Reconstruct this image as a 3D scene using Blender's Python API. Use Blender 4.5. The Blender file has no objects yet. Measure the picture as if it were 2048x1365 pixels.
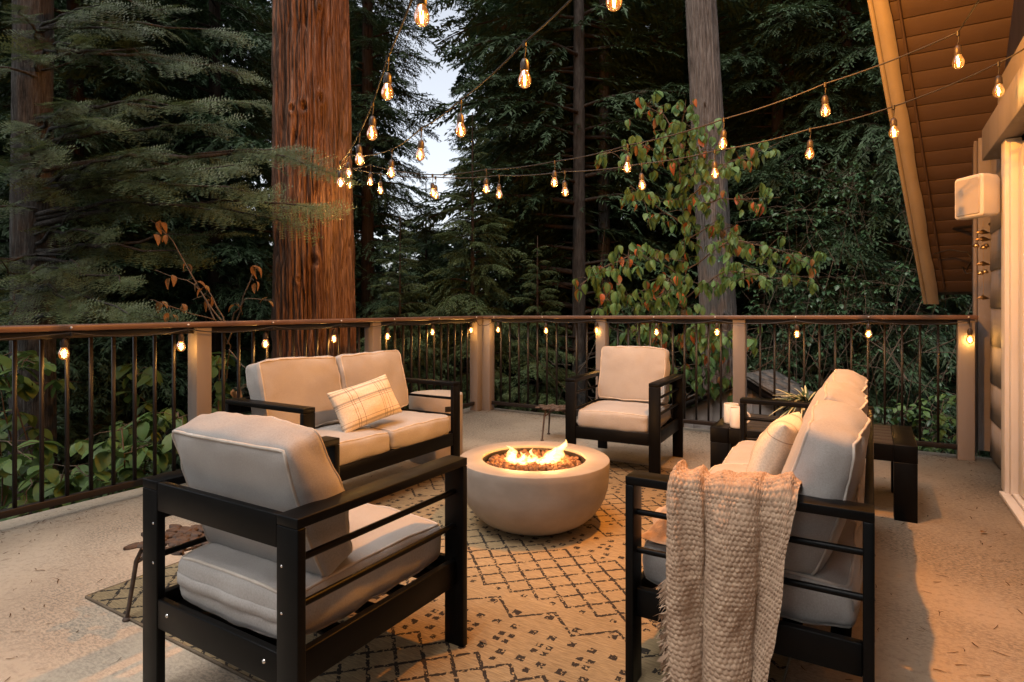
import bpy, math, random
import numpy as np
from mathutils import Vector, Matrix

R = math.radians
rng = np.random.default_rng(7)
random.seed(7)
scene = bpy.context.scene
COL = scene.collection

# ------------------------------------------------------------------ camera, sky, sun, exposure
EYE, F, HOR = 1.15, 1200.0, 619.0            # eye height (m), focal length and horizon row in the 2048 px photograph
cam_d = bpy.data.cameras.new('camera')
cam = bpy.data.objects.new('camera', cam_d)
COL.objects.link(cam)
cam.location = (0, 0, EYE)
cam.rotation_euler = (R(90), 0, 0)
cam_d.sensor_width = 36.0
cam_d.lens = 36.0 * F / 2048.0
cam_d.shift_y = -(682.5 - HOR) / 2048.0
cam_d.clip_start = 0.05
cam_d.clip_end = 400
scene.camera = cam

SUN_EL, SUN_AZ = 60.0, 225.0                  # azimuth of the light's origin, clockwise from +Y: behind the camera, a little left
world = bpy.data.worlds.new('World')
scene.world = world
world.use_nodes = True
wn = world.node_tree.nodes
wl = world.node_tree.links
wn.clear()
sky = wn.new('ShaderNodeTexSky')
sky.sky_type = 'NISHITA'
sky.sun_disc = False
sky.sun_elevation = R(SUN_EL)
sky.sun_rotation = R(SUN_AZ)
sky.air_density = 1.0
sky.dust_density = 3.0
hsv = wn.new('ShaderNodeHueSaturation')
hsv.inputs['Saturation'].default_value = 0.32
bg = wn.new('ShaderNodeBackground')
bg.inputs['Strength'].default_value = 0.098
wo = wn.new('ShaderNodeOutputWorld')
wl.new(sky.outputs[0], hsv.inputs['Color'])
wl.new(hsv.outputs[0], bg.inputs[0])
wl.new(bg.outputs[0], wo.inputs[0])

sun_d = bpy.data.lights.new('sun', 'SUN')
sun_d.energy = 1.0
sun_d.angle = R(50)
sun_d.color = (1.0, 0.95, 0.88)
sun = bpy.data.objects.new('sun', sun_d)
COL.objects.link(sun)
sun.rotation_euler = (R(90 - SUN_EL), 0, R(180 - SUN_AZ))

vs = scene.view_settings
vs.view_transform = 'Standard'
vs.look = 'None'
vs.exposure = 1.55
vs.gamma = 1.0
vs.use_curve_mapping = False
scene.render.engine = 'CYCLES'
cy = scene.cycles
cy.use_denoising = True
cy.max_bounces = 7
cy.diffuse_bounces = 3
cy.glossy_bounces = 3
cy.transparent_max_bounces = 12
cy.caustics_reflective = False
cy.caustics_refractive = False
cy.sample_clamp_indirect = 4.0

# ------------------------------------------------------------------ geometry helpers
def px(x, y, Y):
    """world point seen at photograph pixel (x, y) at distance Y"""
    return np.array([(x - 1024.0) * Y / F, Y, EYE + (HOR - y) * Y / F])

TH = R(-31.0)
U = np.array([math.cos(TH), math.sin(TH), 0.0])      # along the far railing, towards the house
V = np.array([-math.sin(TH), math.cos(TH), 0.0])     # along the left railing, away from the camera
O = np.array([-0.358, 6.93, 0.0])                    # far corner of the deck
def D(a, b, z=0.0):
    return O + a * U - b * V + np.array([0, 0, z])

def hash3(ix, iy, iz):
    n = (ix.astype(np.int64) * 374761393 + iy.astype(np.int64) * 668265263 + iz.astype(np.int64) * 2147483647 * 3 + 1013) & 0xFFFFFFFF
    n = ((n ^ (n >> 13)) * 1274126177) & 0xFFFFFFFF
    n = (n ^ (n >> 16)) & 0xFFFF
    return n / 65535.0

def noise(p):
    """value noise in -1..1 for an (n,3) array"""
    p = np.asarray(p, float)
    i = np.floor(p).astype(np.int64)
    f = p - i
    f = f * f * (3 - 2 * f)
    r = 0
    for dx in (0, 1):
        wx = f[:, 0] if dx else 1 - f[:, 0]
        for dy in (0, 1):
            wy = f[:, 1] if dy else 1 - f[:, 1]
            for dz in (0, 1):
                wz = f[:, 2] if dz else 1 - f[:, 2]
                r = r + wx * wy * wz * hash3(i[:, 0] + dx, i[:, 1] + dy, i[:, 2] + dz)
    return r * 2 - 1

def fbm(p, o=3):
    r, a = 0, 1.0
    p = np.asarray(p, float)
    for k in range(o):
        r = r + a * noise(p * (2 ** k) + 17.3 * k)
        a *= 0.5
    return r

class MB:
    """collects faces and links them as ONE mesh object"""
    def __init__(self):
        self.v, self.f, self.m, self.n = [], [], [], 0
    def add(self, verts, faces, mat=0):
        verts = np.asarray(verts, float).reshape(-1, 3)
        self.v.append(verts)
        groups = {}
        if isinstance(faces, np.ndarray):
            groups[faces.shape[1]] = faces
        else:
            for q in faces:
                groups.setdefault(len(q), []).append(q)
        for k, q in groups.items():
            q = np.asarray(q, np.int64)
            self.f.append(q + self.n)
            self.m.append(np.full(len(q), mat, np.int32))
        self.n += len(verts)
        return self
    def box(self, c, s, rz=0.0, mat=0, M=None):
        x, y, z = np.asarray(s, float) / 2
        p = np.array([[-x, -y, -z], [x, -y, -z], [x, y, -z], [-x, y, -z], [-x, -y, z], [x, -y, z], [x, y, z], [-x, y, z]])
        if M is not None:
            p = p @ np.asarray(M).T
        elif rz:
            cz, sz = math.cos(rz), math.sin(rz)
            p = p @ np.array([[cz, -sz, 0], [sz, cz, 0], [0, 0, 1]]).T
        return self.add(p + np.asarray(c, float), [(0, 3, 2, 1), (4, 5, 6, 7), (0, 1, 5, 4), (1, 2, 6, 5), (2, 3, 7, 6), (3, 0, 4, 7)], mat)
    def span(self, lo, hi, mat=0):
        lo, hi = np.asarray(lo, float), np.asarray(hi, float)
        return self.box((lo + hi) / 2, hi - lo, mat=mat)
    def tube(self, pts, r, n=8, closed=False, mat=0, caps=True):
        pts = np.asarray(pts, float)
        m = len(pts)
        r = np.broadcast_to(np.asarray(r, float), (m,))
        if closed:
            t = np.roll(pts, -1, 0) - np.roll(pts, 1, 0)
        else:
            t = np.gradient(pts, axis=0)
        t /= np.linalg.norm(t, axis=1)[:, None] + 1e-12
        ref = np.array([0, 0, 1.0]) if abs(t[0][2]) < 0.9 else np.array([1.0, 0, 0])
        nrm = np.empty_like(t)
        a = ref - t[0] * (ref @ t[0])
        nrm[0] = a / np.linalg.norm(a)
        for i in range(1, m):
            a = nrm[i - 1] - t[i] * (nrm[i - 1] @ t[i])
            nrm[i] = a / (np.linalg.norm(a) + 1e-12)
        bn = np.cross(t, nrm)
        ang = np.linspace(0, 2 * np.pi, n, endpoint=False)
        v = pts[:, None, :] + r[:, None, None] * (np.cos(ang)[None, :, None] * nrm[:, None, :] + np.sin(ang)[None, :, None] * bn[:, None, :])
        f = []
        for i in range(m if closed else m - 1):
            j = (i + 1) % m
            for k in range(n):
                l = (k + 1) % n
                f.append((i * n + k, i * n + l, j * n + l, j * n + k))
        self.add(v.reshape(-1, 3), f, mat)
        if caps and not closed:
            self.add(v[0], [tuple(range(n))[::-1]], mat)
            self.add(v[-1], [tuple(range(n))], mat)
        return self
    def lathe(self, prof, n=24, c=(0, 0, 0), mat=0):
        prof = np.asarray(prof, float)
        ang = np.linspace(0, 2 * np.pi, n, endpoint=False)
        v = np.stack([prof[:, 0][:, None] * np.cos(ang), prof[:, 0][:, None] * np.sin(ang), np.repeat(prof[:, 1][:, None], n, 1)], -1)
        m = len(prof)
        i, k = np.meshgrid(np.arange(m - 1), np.arange(n), indexing='ij')
        l = (k + 1) % n
        f = np.stack([i * n + k, i * n + l, (i + 1) * n + l, (i + 1) * n + k], -1).reshape(-1, 4)
        return self.add(v.reshape(-1, 3) + np.asarray(c, float), f, mat)
    def grid(self, P, mat=0, wrap=False):
        """P: (m,n,3) array of points"""
        m, n = P.shape[:2]
        if wrap:
            i, k = np.meshgrid(np.arange(m - 1), np.arange(n), indexing='ij')
            l = (k + 1) % n
        else:
            i, k = np.meshgrid(np.arange(m - 1), np.arange(n - 1), indexing='ij')
            l = k + 1
        f = np.stack([i * n + k, i * n + l, (i + 1) * n + l, (i + 1) * n + k], -1).reshape(-1, 4)
        return self.add(P.reshape(-1, 3), f, mat)
    def prism(self, poly, d0, d1, ax=2, mat=0):
        """extrude a 2D polygon along axis ax from d0 to d1"""
        poly = np.asarray(poly, float)
        n = len(poly)
        def put(d):
            q = np.zeros((n, 3))
            q[:, [i for i in range(3) if i != ax]] = poly
            q[:, ax] = d
            return q
        f = [tuple(range(n))[::-1], tuple(range(n, 2 * n))] + [(i, (i + 1) % n, n + (i + 1) % n, n + i) for i in range(n)]
        return self.add(np.vstack([put(d0), put(d1)]), f, mat)
    def mesh(self, name, mats, smooth=False, angle=None):
        me = bpy.data.meshes.new(name)
        v = np.vstack(self.v).astype(np.float32)
        me.vertices.add(len(v))
        me.vertices.foreach_set('co', v.ravel())
        tot = np.concatenate([np.full(len(q), q.shape[1], np.int32) for q in self.f])
        loops = np.concatenate([q.ravel() for q in self.f]).astype(np.int32)
        me.loops.add(len(loops))
        me.loops.foreach_set('vertex_index', loops)
        me.polygons.add(len(tot))
        start = np.zeros(len(tot), np.int32)
        start[1:] = np.cumsum(tot)[:-1]
        me.polygons.foreach_set('loop_start', start)
        mats = mats if isinstance(mats, (list, tuple)) else [mats]
        for m in mats:
            me.materials.append(m)
        me.polygons.foreach_set('material_index', np.concatenate(self.m))
        me.update(calc_edges=True)
        if smooth:
            me.polygons.foreach_set('use_smooth', np.ones(len(tot), bool))
            if angle:
                me.set_sharp_from_angle(angle=R(angle))
        return me
    def build(self, name, mats, parent=None, smooth=False, angle=None, bevel=0.0):
        return obj(name, self.mesh(name, mats, smooth, angle), parent, bevel)

def obj(name, me, parent=None, bevel=0.0):
    o = bpy.data.objects.new(name, me)
    COL.objects.link(o)
    if parent is not None:
        o.parent = parent
    if bevel:
        b = o.modifiers.new('bevel', 'BEVEL')
        b.width = bevel
        b.segments = 2
        b.limit_method = 'ANGLE'
    return o

def tag(o, label=None, cat=None, group=None, kind=None):
    if label: o['label'] = label
    if cat: o['category'] = cat
    if group: o['group'] = group
    if kind: o['kind'] = kind
    return o

def thing(name, label, cat, loc=(0, 0, 0), rz=0.0, group=None):
    o = bpy.data.objects.new(name, None)
    COL.objects.link(o)
    o.empty_display_size = 0.1
    o.location = tuple(float(c) for c in loc)
    o.rotation_euler = (0, 0, rz)
    return tag(o, label, cat, group)

# ------------------------------------------------------------------ material helpers
class E:
    """a node socket with arithmetic"""
    def __init__(s, nt, k): s.nt, s.k = nt, k
    def op(s, o, *a):
        n = s.nt.nodes.new('ShaderNodeMath')
        n.operation = o
        for i, q in enumerate((s,) + a):
            if isinstance(q, E): s.nt.links.new(q.k, n.inputs[i])
            else: n.inputs[i].default_value = q
        return E(s.nt, n.outputs[0])
    def __add__(s, o): return s.op('ADD', o)
    def __sub__(s, o): return s.op('SUBTRACT', o)
    def __mul__(s, o): return s.op('MULTIPLY', o)
    def abs(s): return s.op('ABSOLUTE')
    def mod(s, p): return s.op('FLOORED_MODULO', p)
    def pp(s, p): return s.op('PINGPONG', p)
    def lt(s, o): return s.op('LESS_THAN', o)
    def gt(s, o): return s.op('GREATER_THAN', o)
    def max(s, o): return s.op('MAXIMUM', o)

class Mat:
    def __init__(s, name):
        s.m = bpy.data.materials.new(name)
        s.m.use_nodes = True
        s.nt = s.m.node_tree
        s.n, s.l = s.nt.nodes, s.nt.links
        s.b = s.n['Principled BSDF']
        s.out = s.n['Material Output']
        s.tc = s.n.new('ShaderNodeTexCoord')
    def coord(s, scale=(1, 1, 1), kind='Object', rot=(0, 0, 0)):
        mp = s.n.new('ShaderNodeMapping')
        mp.inputs['Scale'].default_value = scale
        mp.inputs['Rotation'].default_value = rot
        s.l.new(s.tc.outputs[kind], mp.inputs[0])
        return mp.outputs[0]
    def noise(s, scale, detail=4, stretch=(1, 1, 1), rough=0.55, kind='Object', rot=(0, 0, 0), dist=0.0):
        n = s.n.new('ShaderNodeTexNoise')
        n.inputs['Scale'].default_value = scale
        n.inputs['Detail'].default_value = detail
        n.inputs['Roughness'].default_value = rough
        n.inputs['Distortion'].default_value = dist
        s.l.new(s.coord(stretch, kind, rot), n.inputs['Vector'])
        return n.outputs[0]
    def ramp(s, fac, stops):
        r = s.n.new('ShaderNodeValToRGB')
        el = r.color_ramp.elements
        while len(el) < len(stops): el.new(0.5)
        for e, (p, c) in zip(el, stops):
            e.position = p
            e.color = tuple(c) + (1,) if len(c) == 3 else c
        s.l.new(fac, r.inputs[0])
        return r.outputs[0]
    def mix(s, fac, a, b, blend='MIX'):
        x = s.n.new('ShaderNodeMix')
        x.data_type = 'RGBA'
        x.blend_type = blend
        for i, q in ((0, fac), (6, a), (7, b)):
            if isinstance(q, E): q = q.k
            if isinstance(q, (int, float)): x.inputs[i].default_value = q
            elif isinstance(q, tuple): x.inputs[i].default_value = q + (1,) if len(q) == 3 else q
            else: s.l.new(q, x.inputs[i])
        return x.outputs[2]
    def base(s, c):
        if isinstance(c, tuple): s.b.inputs['Base Color'].default_value = c + (1,)
        else: s.l.new(c, s.b.inputs['Base Color'])
        return s
    def rough(s, r, spec=0.5, metal=0.0):
        if isinstance(r, (int, float)): s.b.inputs['Roughness'].default_value = r
        else: s.l.new(r, s.b.inputs['Roughness'])
        s.b.inputs['Specular IOR Level'].default_value = spec
        s.b.inputs['Metallic'].default_value = metal
        return s
    def bump(s, h, strength=0.3, dist=0.01):
        b = s.n.new('ShaderNodeBump')
        b.inputs['Strength'].default_value = strength
        b.inputs['Distance'].default_value = dist
        if isinstance(h, E): h = h.k
        s.l.new(h, b.inputs['Height'])
        s.l.new(b.outputs[0], s.b.inputs['Normal'])
        return s
    def xyz(s, kind='Object'):
        n = s.n.new('ShaderNodeSeparateXYZ')
        s.l.new(s.tc.outputs[kind], n.inputs[0])
        return [E(s.nt, k) for k in n.outputs]

def scaled(c, k): return tuple(min(1, x * k) for x in c)

def simple(name, c, rough=0.6, spec=0.4, metal=0.0, var=0.25, nscale=12, bump=0.15, bscale=60, stretch=(1, 1, 1), bdist=0.004):
    m = Mat(name)
    n = m.noise(nscale, 5, stretch)
    m.base(m.ramp(n, [(0.25, scaled(c, 1 - var)), (0.75, scaled(c, 1 + var))]))
    m.rough(rough, spec, metal)
    if bump: m.bump(m.noise(bscale, 4, stretch), bump, bdist)
    return m.m

def foliage(name, dark, light, brown=None, rough=0.55, scale=2.2, trans=0.25):
    m = Mat(name)
    n = m.noise(scale, 4, kind='Object')
    c = m.ramp(n, [(0.3, dark), (0.7, light)])
    if brown:
        c = m.mix(m.ramp(m.noise(scale * 3.1, 3), [(0.62, (0, 0, 0)), (0.72, (1, 1, 1))]), c, brown)
    m.base(c).rough(rough, 0.3)
    tr = m.n.new('ShaderNodeBsdfTranslucent')
    m.l.new(c, tr.inputs[0])
    mx = m.n.new('ShaderNodeMixShader')
    mx.inputs[0].default_value = trans
    m.l.new(m.b.outputs[0], mx.inputs[1])
    m.l.new(tr.outputs[0], mx.inputs[2])
    m.l.new(mx.outputs[0], m.out.inputs[0])
    return m.m

def emit(name, c, strength):
    m = Mat(name)
    m.b.inputs['Base Color'].default_value = c + (1,)
    m.b.inputs['Emission Color'].default_value = c + (1,)
    m.b.inputs['Emission Strength'].default_value = strength
    m.m.cycles.emission_sampling = 'NONE'
    return m.m

# ------------------------------------------------------------------ materials
def make_linen():
    m = Mat('linen')
    big = m.noise(5, 4)
    wx = m.noise(170, 2, (1, 8, 1))
    wy = m.noise(170, 2, (8, 1, 1))
    w = m.mix(0.5, wx, wy)
    c = m.ramp(big, [(0.3, (0.29, 0.270, 0.255)), (0.7, (0.37, 0.348, 0.330))])
    m.base(m.mix(0.28, c, m.ramp(w, [(0.35, (0.19, 0.175, 0.16)), (0.65, (0.50, 0.47, 0.44))]))).rough(0.9, 0.15)
    m.b.inputs['Sheen Weight'].default_value = 0.15
    m.bump(w, 0.25, 0.002)
    return m.m
M_linen = make_linen()
M_pipe = simple('piping_cord', (0.46, 0.41, 0.36), 0.9, 0.1)

def make_black():
    m = Mat('black_metal')
    n = m.noise(30, 3)
    m.base(m.ramp(n, [(0.3, (0.002, 0.002, 0.002)), (0.8, (0.0035, 0.0033, 0.0033))]))
    m.rough(m.ramp(m.noise(7, 4), [(0.3, (0.38, 0.38, 0.38)), (0.7, (0.46, 0.46, 0.46))]), 0.13)
    m.bump(m.noise(350, 2), 0.02, 0.001)
    return m.m
M_black = make_black()
M_steel = simple('steel_screw', (0.6, 0.58, 0.55), 0.25, 0.5, 1.0, 0.1)

def make_deck():
    m = Mat('deck_concrete')
    big = m.noise(1.3, 5)
    fine = m.noise(38, 6, rough=0.7)
    c = m.ramp(big, [(0.25, (0.37, 0.295, 0.215)), (0.55, (0.47, 0.385, 0.29)), (0.8, (0.54, 0.45, 0.35))])
    c = m.mix(m.ramp(fine, [(0.50, (0, 0, 0)), (0.72, (0.55, 0.55, 0.55))]), c, (0.20, 0.155, 0.12))
    worn = m.noise(0.55, 4, dist=0.4)
    wm = m.mix(1.0, m.ramp(worn, [(0.49, (0, 0, 0)), (0.60, (1, 1, 1))]), m.ramp(m.noise(55, 5, (1, 2.2, 1), rough=0.75), [(0.46, (0, 0, 0)), (0.56, (0.75, 0.75, 0.75))]), 'MULTIPLY')
    c = m.mix(wm, c, (0.145, 0.13, 0.11))
    m.base(c).rough(0.85, 0.25)
    m.bump(fine, 0.55, 0.006)
    return m.m
M_deck = make_deck()

def make_rug():
    m = Mat('woven_rug')
    x, y, z = m.xyz()
    jn = E(m.nt, m.noise(45, 3))
    jm = E(m.nt, m.noise(48.7, 3, (1.2, 0.9, 1)))
    x = x + (jn - 0.5) * 0.014
    y = y + (jm - 0.5) * 0.014
    P, p = 0.925, 0.125
    yy = y.mod(P)
    mask = None
    def put(k):
        nonlocal mask
        mask = k if mask is None else mask.max(k)
    for i in range(8):
        tri = (x + (p / 2 if i % 2 else 0.0)).pp(p / 2) - p / 4
        put(((yy - (0.05 + i * p / 2)) - tri).abs().lt(0.0092))
    # knots on the lattice
    for c, q, s in ((0.05 - p / 4, p, 0.011), (0.05 + 7.5 * p / 2, p, 0.011)):
        put((x.mod(q) - q / 2).abs().max((yy - c).abs()).lt(s))
    # rows of squares
    for c, q, s, off in ((0.565, 0.075, 0.0145, 0.0), (0.725, 0.075, 0.0145, 0.04)):
        put(((x + off).mod(q) - q / 2).abs().max((yy - c).abs()).lt(s))
    # four-dot flowers
    ax = ((x.mod(0.15) - 0.075).abs() - 0.019).abs()
    ay = ((yy - 0.645).abs() - 0.019).abs()
    put(ax.max(ay).lt(0.0115))
    # large zigzag with dots in the bends
    tri = x.pp(0.124) - 0.062
    put(((yy - 0.83) - tri * 0.9).abs().lt(0.0085))
    put(((x + 0.0).mod(0.248) - 0.124).abs().max((yy - 0.845).abs()).lt(0.016))
    put(((x + 0.124).mod(0.248) - 0.124).abs().max((yy - 0.815).abs()).lt(0.016))
    worn = E(m.nt, m.noise(70, 3)).gt(0.43)
    mask = mask * worn
    rib = m.noise(60, 3, (0.5, 7, 1), rot=(0, 0, R(45)))
    tan = m.ramp(rib, [(0.3, (0.125, 0.087, 0.044)), (0.7, (0.42, 0.31, 0.168))])
    tan = m.mix(0.35, tan, m.ramp(m.noise(2.5, 3), [(0.3, (0.28, 0.205, 0.125)), (0.7, (0.40, 0.305, 0.19))]))
    m.base(m.mix(mask * 0.93, tan, (0.020, 0.018, 0.019))).rough(0.95, 0.1)
    m.bump(rib, 0.6, 0.004)
    return m.m
M_rug = make_rug()
M_rug_edge = simple('rug_binding', (0.16, 0.125, 0.09), 0.95, 0.1)

def make_bowl():
    m = Mat('cast_concrete')
    c = m.ramp(m.noise(4.5, 6, (1, 1, 1.6)), [(0.3, (0.24, 0.21, 0.18)), (0.7, (0.345, 0.305, 0.265))])
    pits = m.ramp(m.noise(160, 3), [(0.68, (0, 0, 0)), (0.74, (0.5, 0.5, 0.5))])
    m.base(m.mix(pits, c, (0.20, 0.17, 0.14))).rough(0.62, 0.35)
    m.bump(m.noise(60, 5), 0.12, 0.003)
    return m.m
M_bowl = make_bowl()
M_lava = simple('lava_rock', (0.16, 0.085, 0.05), 0.95, 0.1, var=0.5, nscale=25, bump=0.6, bscale=90, bdist=0.006)
M_pan = simple('burner_pan', (0.05, 0.04, 0.035), 0.45, 0.5, 0.8)
M_post = simple('post_paint', (0.19, 0.165, 0.15), 0.65, 0.35, var=0.12, nscale=6, bump=0.25, bscale=30, stretch=(1, 1, 0.12))
M_cap = simple('cap_rail_wood', (0.125, 0.070, 0.048), 0.42, 0.45, var=0.3, nscale=9, stretch=(0.3, 0.3, 1))
M_rail = simple('bronze_rail', (0.011, 0.008, 0.007), 0.48, 0.35, var=0.2)
M_soffit = simple('soffit_paint', (0.066, 0.043, 0.034), 0.6, 0.4, var=0.12, nscale=5)
M_barge = simple('barge_paint', (0.31, 0.275, 0.235), 0.55, 0.4, var=0.1, nscale=5)
M_siding = simple('siding_paint', (0.26, 0.235, 0.225), 0.7, 0.3, var=0.15, nscale=8, bump=0.4, bscale=25, stretch=(1, 1, 0.25))
M_white = simple('trim_white', (0.62, 0.59, 0.56), 0.5, 0.4, var=0.05, nscale=4)
M_roof = simple('roof_shingle', (0.12, 0.105, 0.092), 0.9, 0.2, var=0.35, nscale=20, bump=0.5, bscale=80)
M_shed = simple('shed_paint', (0.30, 0.265, 0.245), 0.75, 0.25, var=0.12, nscale=6)
M_speaker = simple('speaker_plastic', (0.62, 0.57, 0.51), 0.45, 0.4, var=0.03)
M_grille = simple('speaker_grille', (0.40, 0.36, 0.32), 0.6, 0.3, var=0.04, bump=0.3, bscale=400)
M_brass = simple('aged_brass', (0.40, 0.26, 0.12), 0.35, 0.5, 1.0)
M_mug = simple('mug_glaze', (0.70, 0.66, 0.60), 0.3, 0.5, var=0.02, bump=0)
M_rust = simple('rusted_iron', (0.075, 0.052, 0.040), 0.7, 0.4, 0.3, var=0.4, nscale=40)
M_plank = simple('table_plank', (0.030, 0.026, 0.024), 0.5, 0.4, var=0.45, nscale=14, stretch=(0.25, 6, 1), bump=0.4, bscale=30)
M_soil = simple('forest_soil', (0.035, 0.028, 0.02), 0.95, 0.1, var=0.4, nscale=3, bump=0.6, bscale=9, bdist=0.05)
M_wire = simple('light_cord', (0.012, 0.010, 0.009), 0.5, 0.4, bump=0)
M_socket = simple('lamp_socket', (0.03, 0.022, 0.018), 0.45, 0.45, bump=0)
M_hook = simple('white_hook', (0.7, 0.68, 0.64), 0.4, 0.4, bump=0)
M_fil = emit('lamp_filament', (1.0, 0.50, 0.12), 13.0)

def make_glass():
    m = Mat('amber_glass')
    lw = m.n.new('ShaderNodeLayerWeight')
    lw.inputs[0].default_value = 0.35
    tr = m.n.new('ShaderNodeBsdfTransparent')
    tr.inputs[0].default_value = (1.0, 0.86, 0.62, 1)
    gl = m.n.new('ShaderNodeBsdfGlossy')
    gl.inputs['Roughness'].default_value = 0.05
    em = m.n.new('ShaderNodeEmission')
    em.inputs[0].default_value = (1.0, 0.29, 0.03, 1)
    em.inputs[1].default_value = 0.15
    ad = m.n.new('ShaderNodeAddShader')
    mx = m.n.new('ShaderNodeMixShader')
    m.l.new(lw.outputs['Fresnel'], mx.inputs[0])
    m.l.new(tr.outputs[0], mx.inputs[1])
    m.l.new(gl.outputs[0], mx.inputs[2])
    m.l.new(mx.outputs[0], ad.inputs[0])
    m.l.new(em.outputs[0], ad.inputs[1])
    m.l.new(ad.outputs[0], m.out.inputs[0])
    m.m.cycles.emission_sampling = 'NONE'
    return m.m
M_glass = make_glass()

def make_flame():
    m = Mat('gas_flame')
    lw = m.n.new('ShaderNodeLayerWeight')
    lw.inputs[0].default_value = 0.5
    col = m.ramp(lw.outputs['Facing'], [(0.0, (1.0, 0.70, 0.30)), (0.4, (1.0, 0.50, 0.12)), (0.85, (1.0, 0.20, 0.015))])
    st = m.ramp(lw.outputs['Facing'], [(0.0, (1, 1, 1)), (0.6, (0.35, 0.35, 0.35)), (1.0, (0.03, 0.03, 0.03))])
    em = m.n.new('ShaderNodeEmission')
    m.l.new(col, em.inputs[0])
    k = E(m.nt, st) * 0.48
    m.l.new(k.k, em.inputs[1])
    tr = m.n.new('ShaderNodeBsdfTransparent')
    ad = m.n.new('ShaderNodeAddShader')
    m.l.new(tr.outputs[0], ad.inputs[0])
    m.l.new(em.outputs[0], ad.inputs[1])
    mx = m.n.new('ShaderNodeMixShader')
    fac = m.ramp(lw.outputs['Facing'], [(0.35, (0, 0, 0)), (1.0, (1, 1, 1))])
    m.l.new(fac, mx.inputs[0])
    m.l.new(ad.outputs[0], mx.inputs[1])
    m.l.new(tr.outputs[0], mx.inputs[2])
    m.l.new(mx.outputs[0], m.out.inputs[0])
    m.m.cycles.emission_sampling = 'NONE'
    return m.m
M_flame = make_flame()

def make_plaid(kind):
    m = Mat('plaid_cotton' if kind == 0 else 'striped_cotton')
    x, y, z = m.xyz()
    weave = m.noise(160, 2)
    c = m.ramp(weave, [(0.3, (0.54, 0.46, 0.36)), (0.7, (0.70, 0.61, 0.49))])
    def line(e, pos, w, col, k=0.8):
        nonlocal c
        c = m.mix((e - pos).abs().lt(w) * k, c, col)
    brown, grey = (0.10, 0.055, 0.035), (0.14, 0.135, 0.13)
    if kind == 0:
        for q in (-0.125, -0.110, -0.075, 0.075, 0.090, 0.118, 0.140): line(x, q, 0.0016, brown)
        for q in (-0.105, 0.098): line(y, q, 0.0055, grey, 0.55)
        for q in (-0.082, 0.012, 0.024, 0.116): line(y, q, 0.0014, brown, 0.7)
        line(y, 0.035, 0.006, grey, 0.6)
    else:
        for q in (-0.135, 0.105): line(x, q, 0.007, grey, 0.8)
        for q in (-0.155, -0.118, 0.085, 0.125, 0.14): line(x, q, 0.002, brown, 0.6)
        for q in (-0.08, 0.09): line(y, q, 0.0018, brown, 0.55)
    m.base(c).rough(0.9, 0.1)
    m.bump(weave, 0.2, 0.002)
    return m.m
M_plaid, M_stripe = make_plaid(0), make_plaid(1)

def make_knit():
    m = Mat('chunky_wool')
    c = m.ramp(m.noise(40, 4), [(0.3, (0.32, 0.215, 0.145)), (0.7, (0.48, 0.345, 0.24))])
    m.base(c).rough(0.95, 0.1)
    m.b.inputs['Sheen Weight'].default_value = 0.05
    m.bump(m.noise(260, 3), 0.5, 0.003)
    return m.m
M_knit = make_knit()

def bark(name, dark, mid, light, sc=6, st=(1, 1, 0.08), dist=0.03, rough=0.95):
    m = Mat(name)
    a = m.noise(sc, 6, st, rough=0.65, dist=0.3)
    b = m.noise(sc * 5, 4, (1, 1, 0.05))
    f = m.mix(0.45, m.mix(0.5, a, b), m.noise(sc * 9, 5, (1, 1, 0.07), rough=0.7))
    bc = m.ramp(f, [(0.40, dark), (0.5, mid), (0.61, light)])
    gr = (light[1] * 0.75, light[1] * 0.68, light[1] * 0.62)
    m.base(m.mix(m.ramp(m.noise(2.2, 4, (1, 1, 0.22)), [(0.45, (0, 0, 0)), (0.65, (0.7, 0.7, 0.7))]), bc, m.mix(0.5, bc, gr))).rough(rough, 0.15)
    m.bump(f, 0.9, dist)
    return m.m
M_cedar = bark('cedar_bark', (0.032, 0.016, 0.010), (0.125, 0.066, 0.044), (0.25, 0.155, 0.112), 9, (1, 1, 0.12))
M_grey = bark('grey_bark', (0.035, 0.028, 0.024), (0.11, 0.095, 0.085), (0.20, 0.18, 0.165), 9)
M_fir = bark('fir_bark', (0.014, 0.013, 0.012), (0.050, 0.046, 0.042), (0.11, 0.105, 0.10), 13, (1, 1, 0.35))
M_dark = bark('dark_bark', (0.012, 0.008, 0.006), (0.035, 0.025, 0.019), (0.065, 0.05, 0.04), 10)
M_twig = simple('twig_bark', (0.10, 0.075, 0.055), 0.9, 0.15)

F_fir = foliage('fir_needles', (0.036, 0.060, 0.024), (0.115, 0.150, 0.062), None, 0.5, 1.2, 0.2)
F_dark = foliage('spruce_needles', (0.020, 0.042, 0.018), (0.060, 0.098, 0.042), (0.050, 0.032, 0.018), 0.6, 0.9, 0.2)
F_cyp = foliage('cypress_needles', (0.026, 0.048, 0.016), (0.085, 0.115, 0.038), None, 0.6, 1.6, 0.25)
F_far = foliage('far_needles', (0.018, 0.038, 0.018), (0.052, 0.088, 0.040), (0.04, 0.028, 0.018), 0.7, 0.5, 0.2)
F_glossy = foliage('glossy_leaf', (0.020, 0.048, 0.020), (0.060, 0.115, 0.050), None, 0.32, 3.0, 0.15)
F_broad = foliage('broad_leaf', (0.060, 0.115, 0.030), (0.115, 0.185, 0.050), None, 0.5, 2.0, 0.3)
F_dog = foliage('dogwood_green', (0.060, 0.135, 0.040), (0.13, 0.225, 0.072), None, 0.5, 3.0, 0.3)
F_orange = foliage('dogwood_orange', (0.34, 0.075, 0.030), (0.42, 0.16, 0.05), None, 0.5, 6.0, 0.3)
F_mixed = foliage('dogwood_turning', (0.11, 0.11, 0.035), (0.32, 0.10, 0.035), None, 0.5, 8.0, 0.3)
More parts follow.
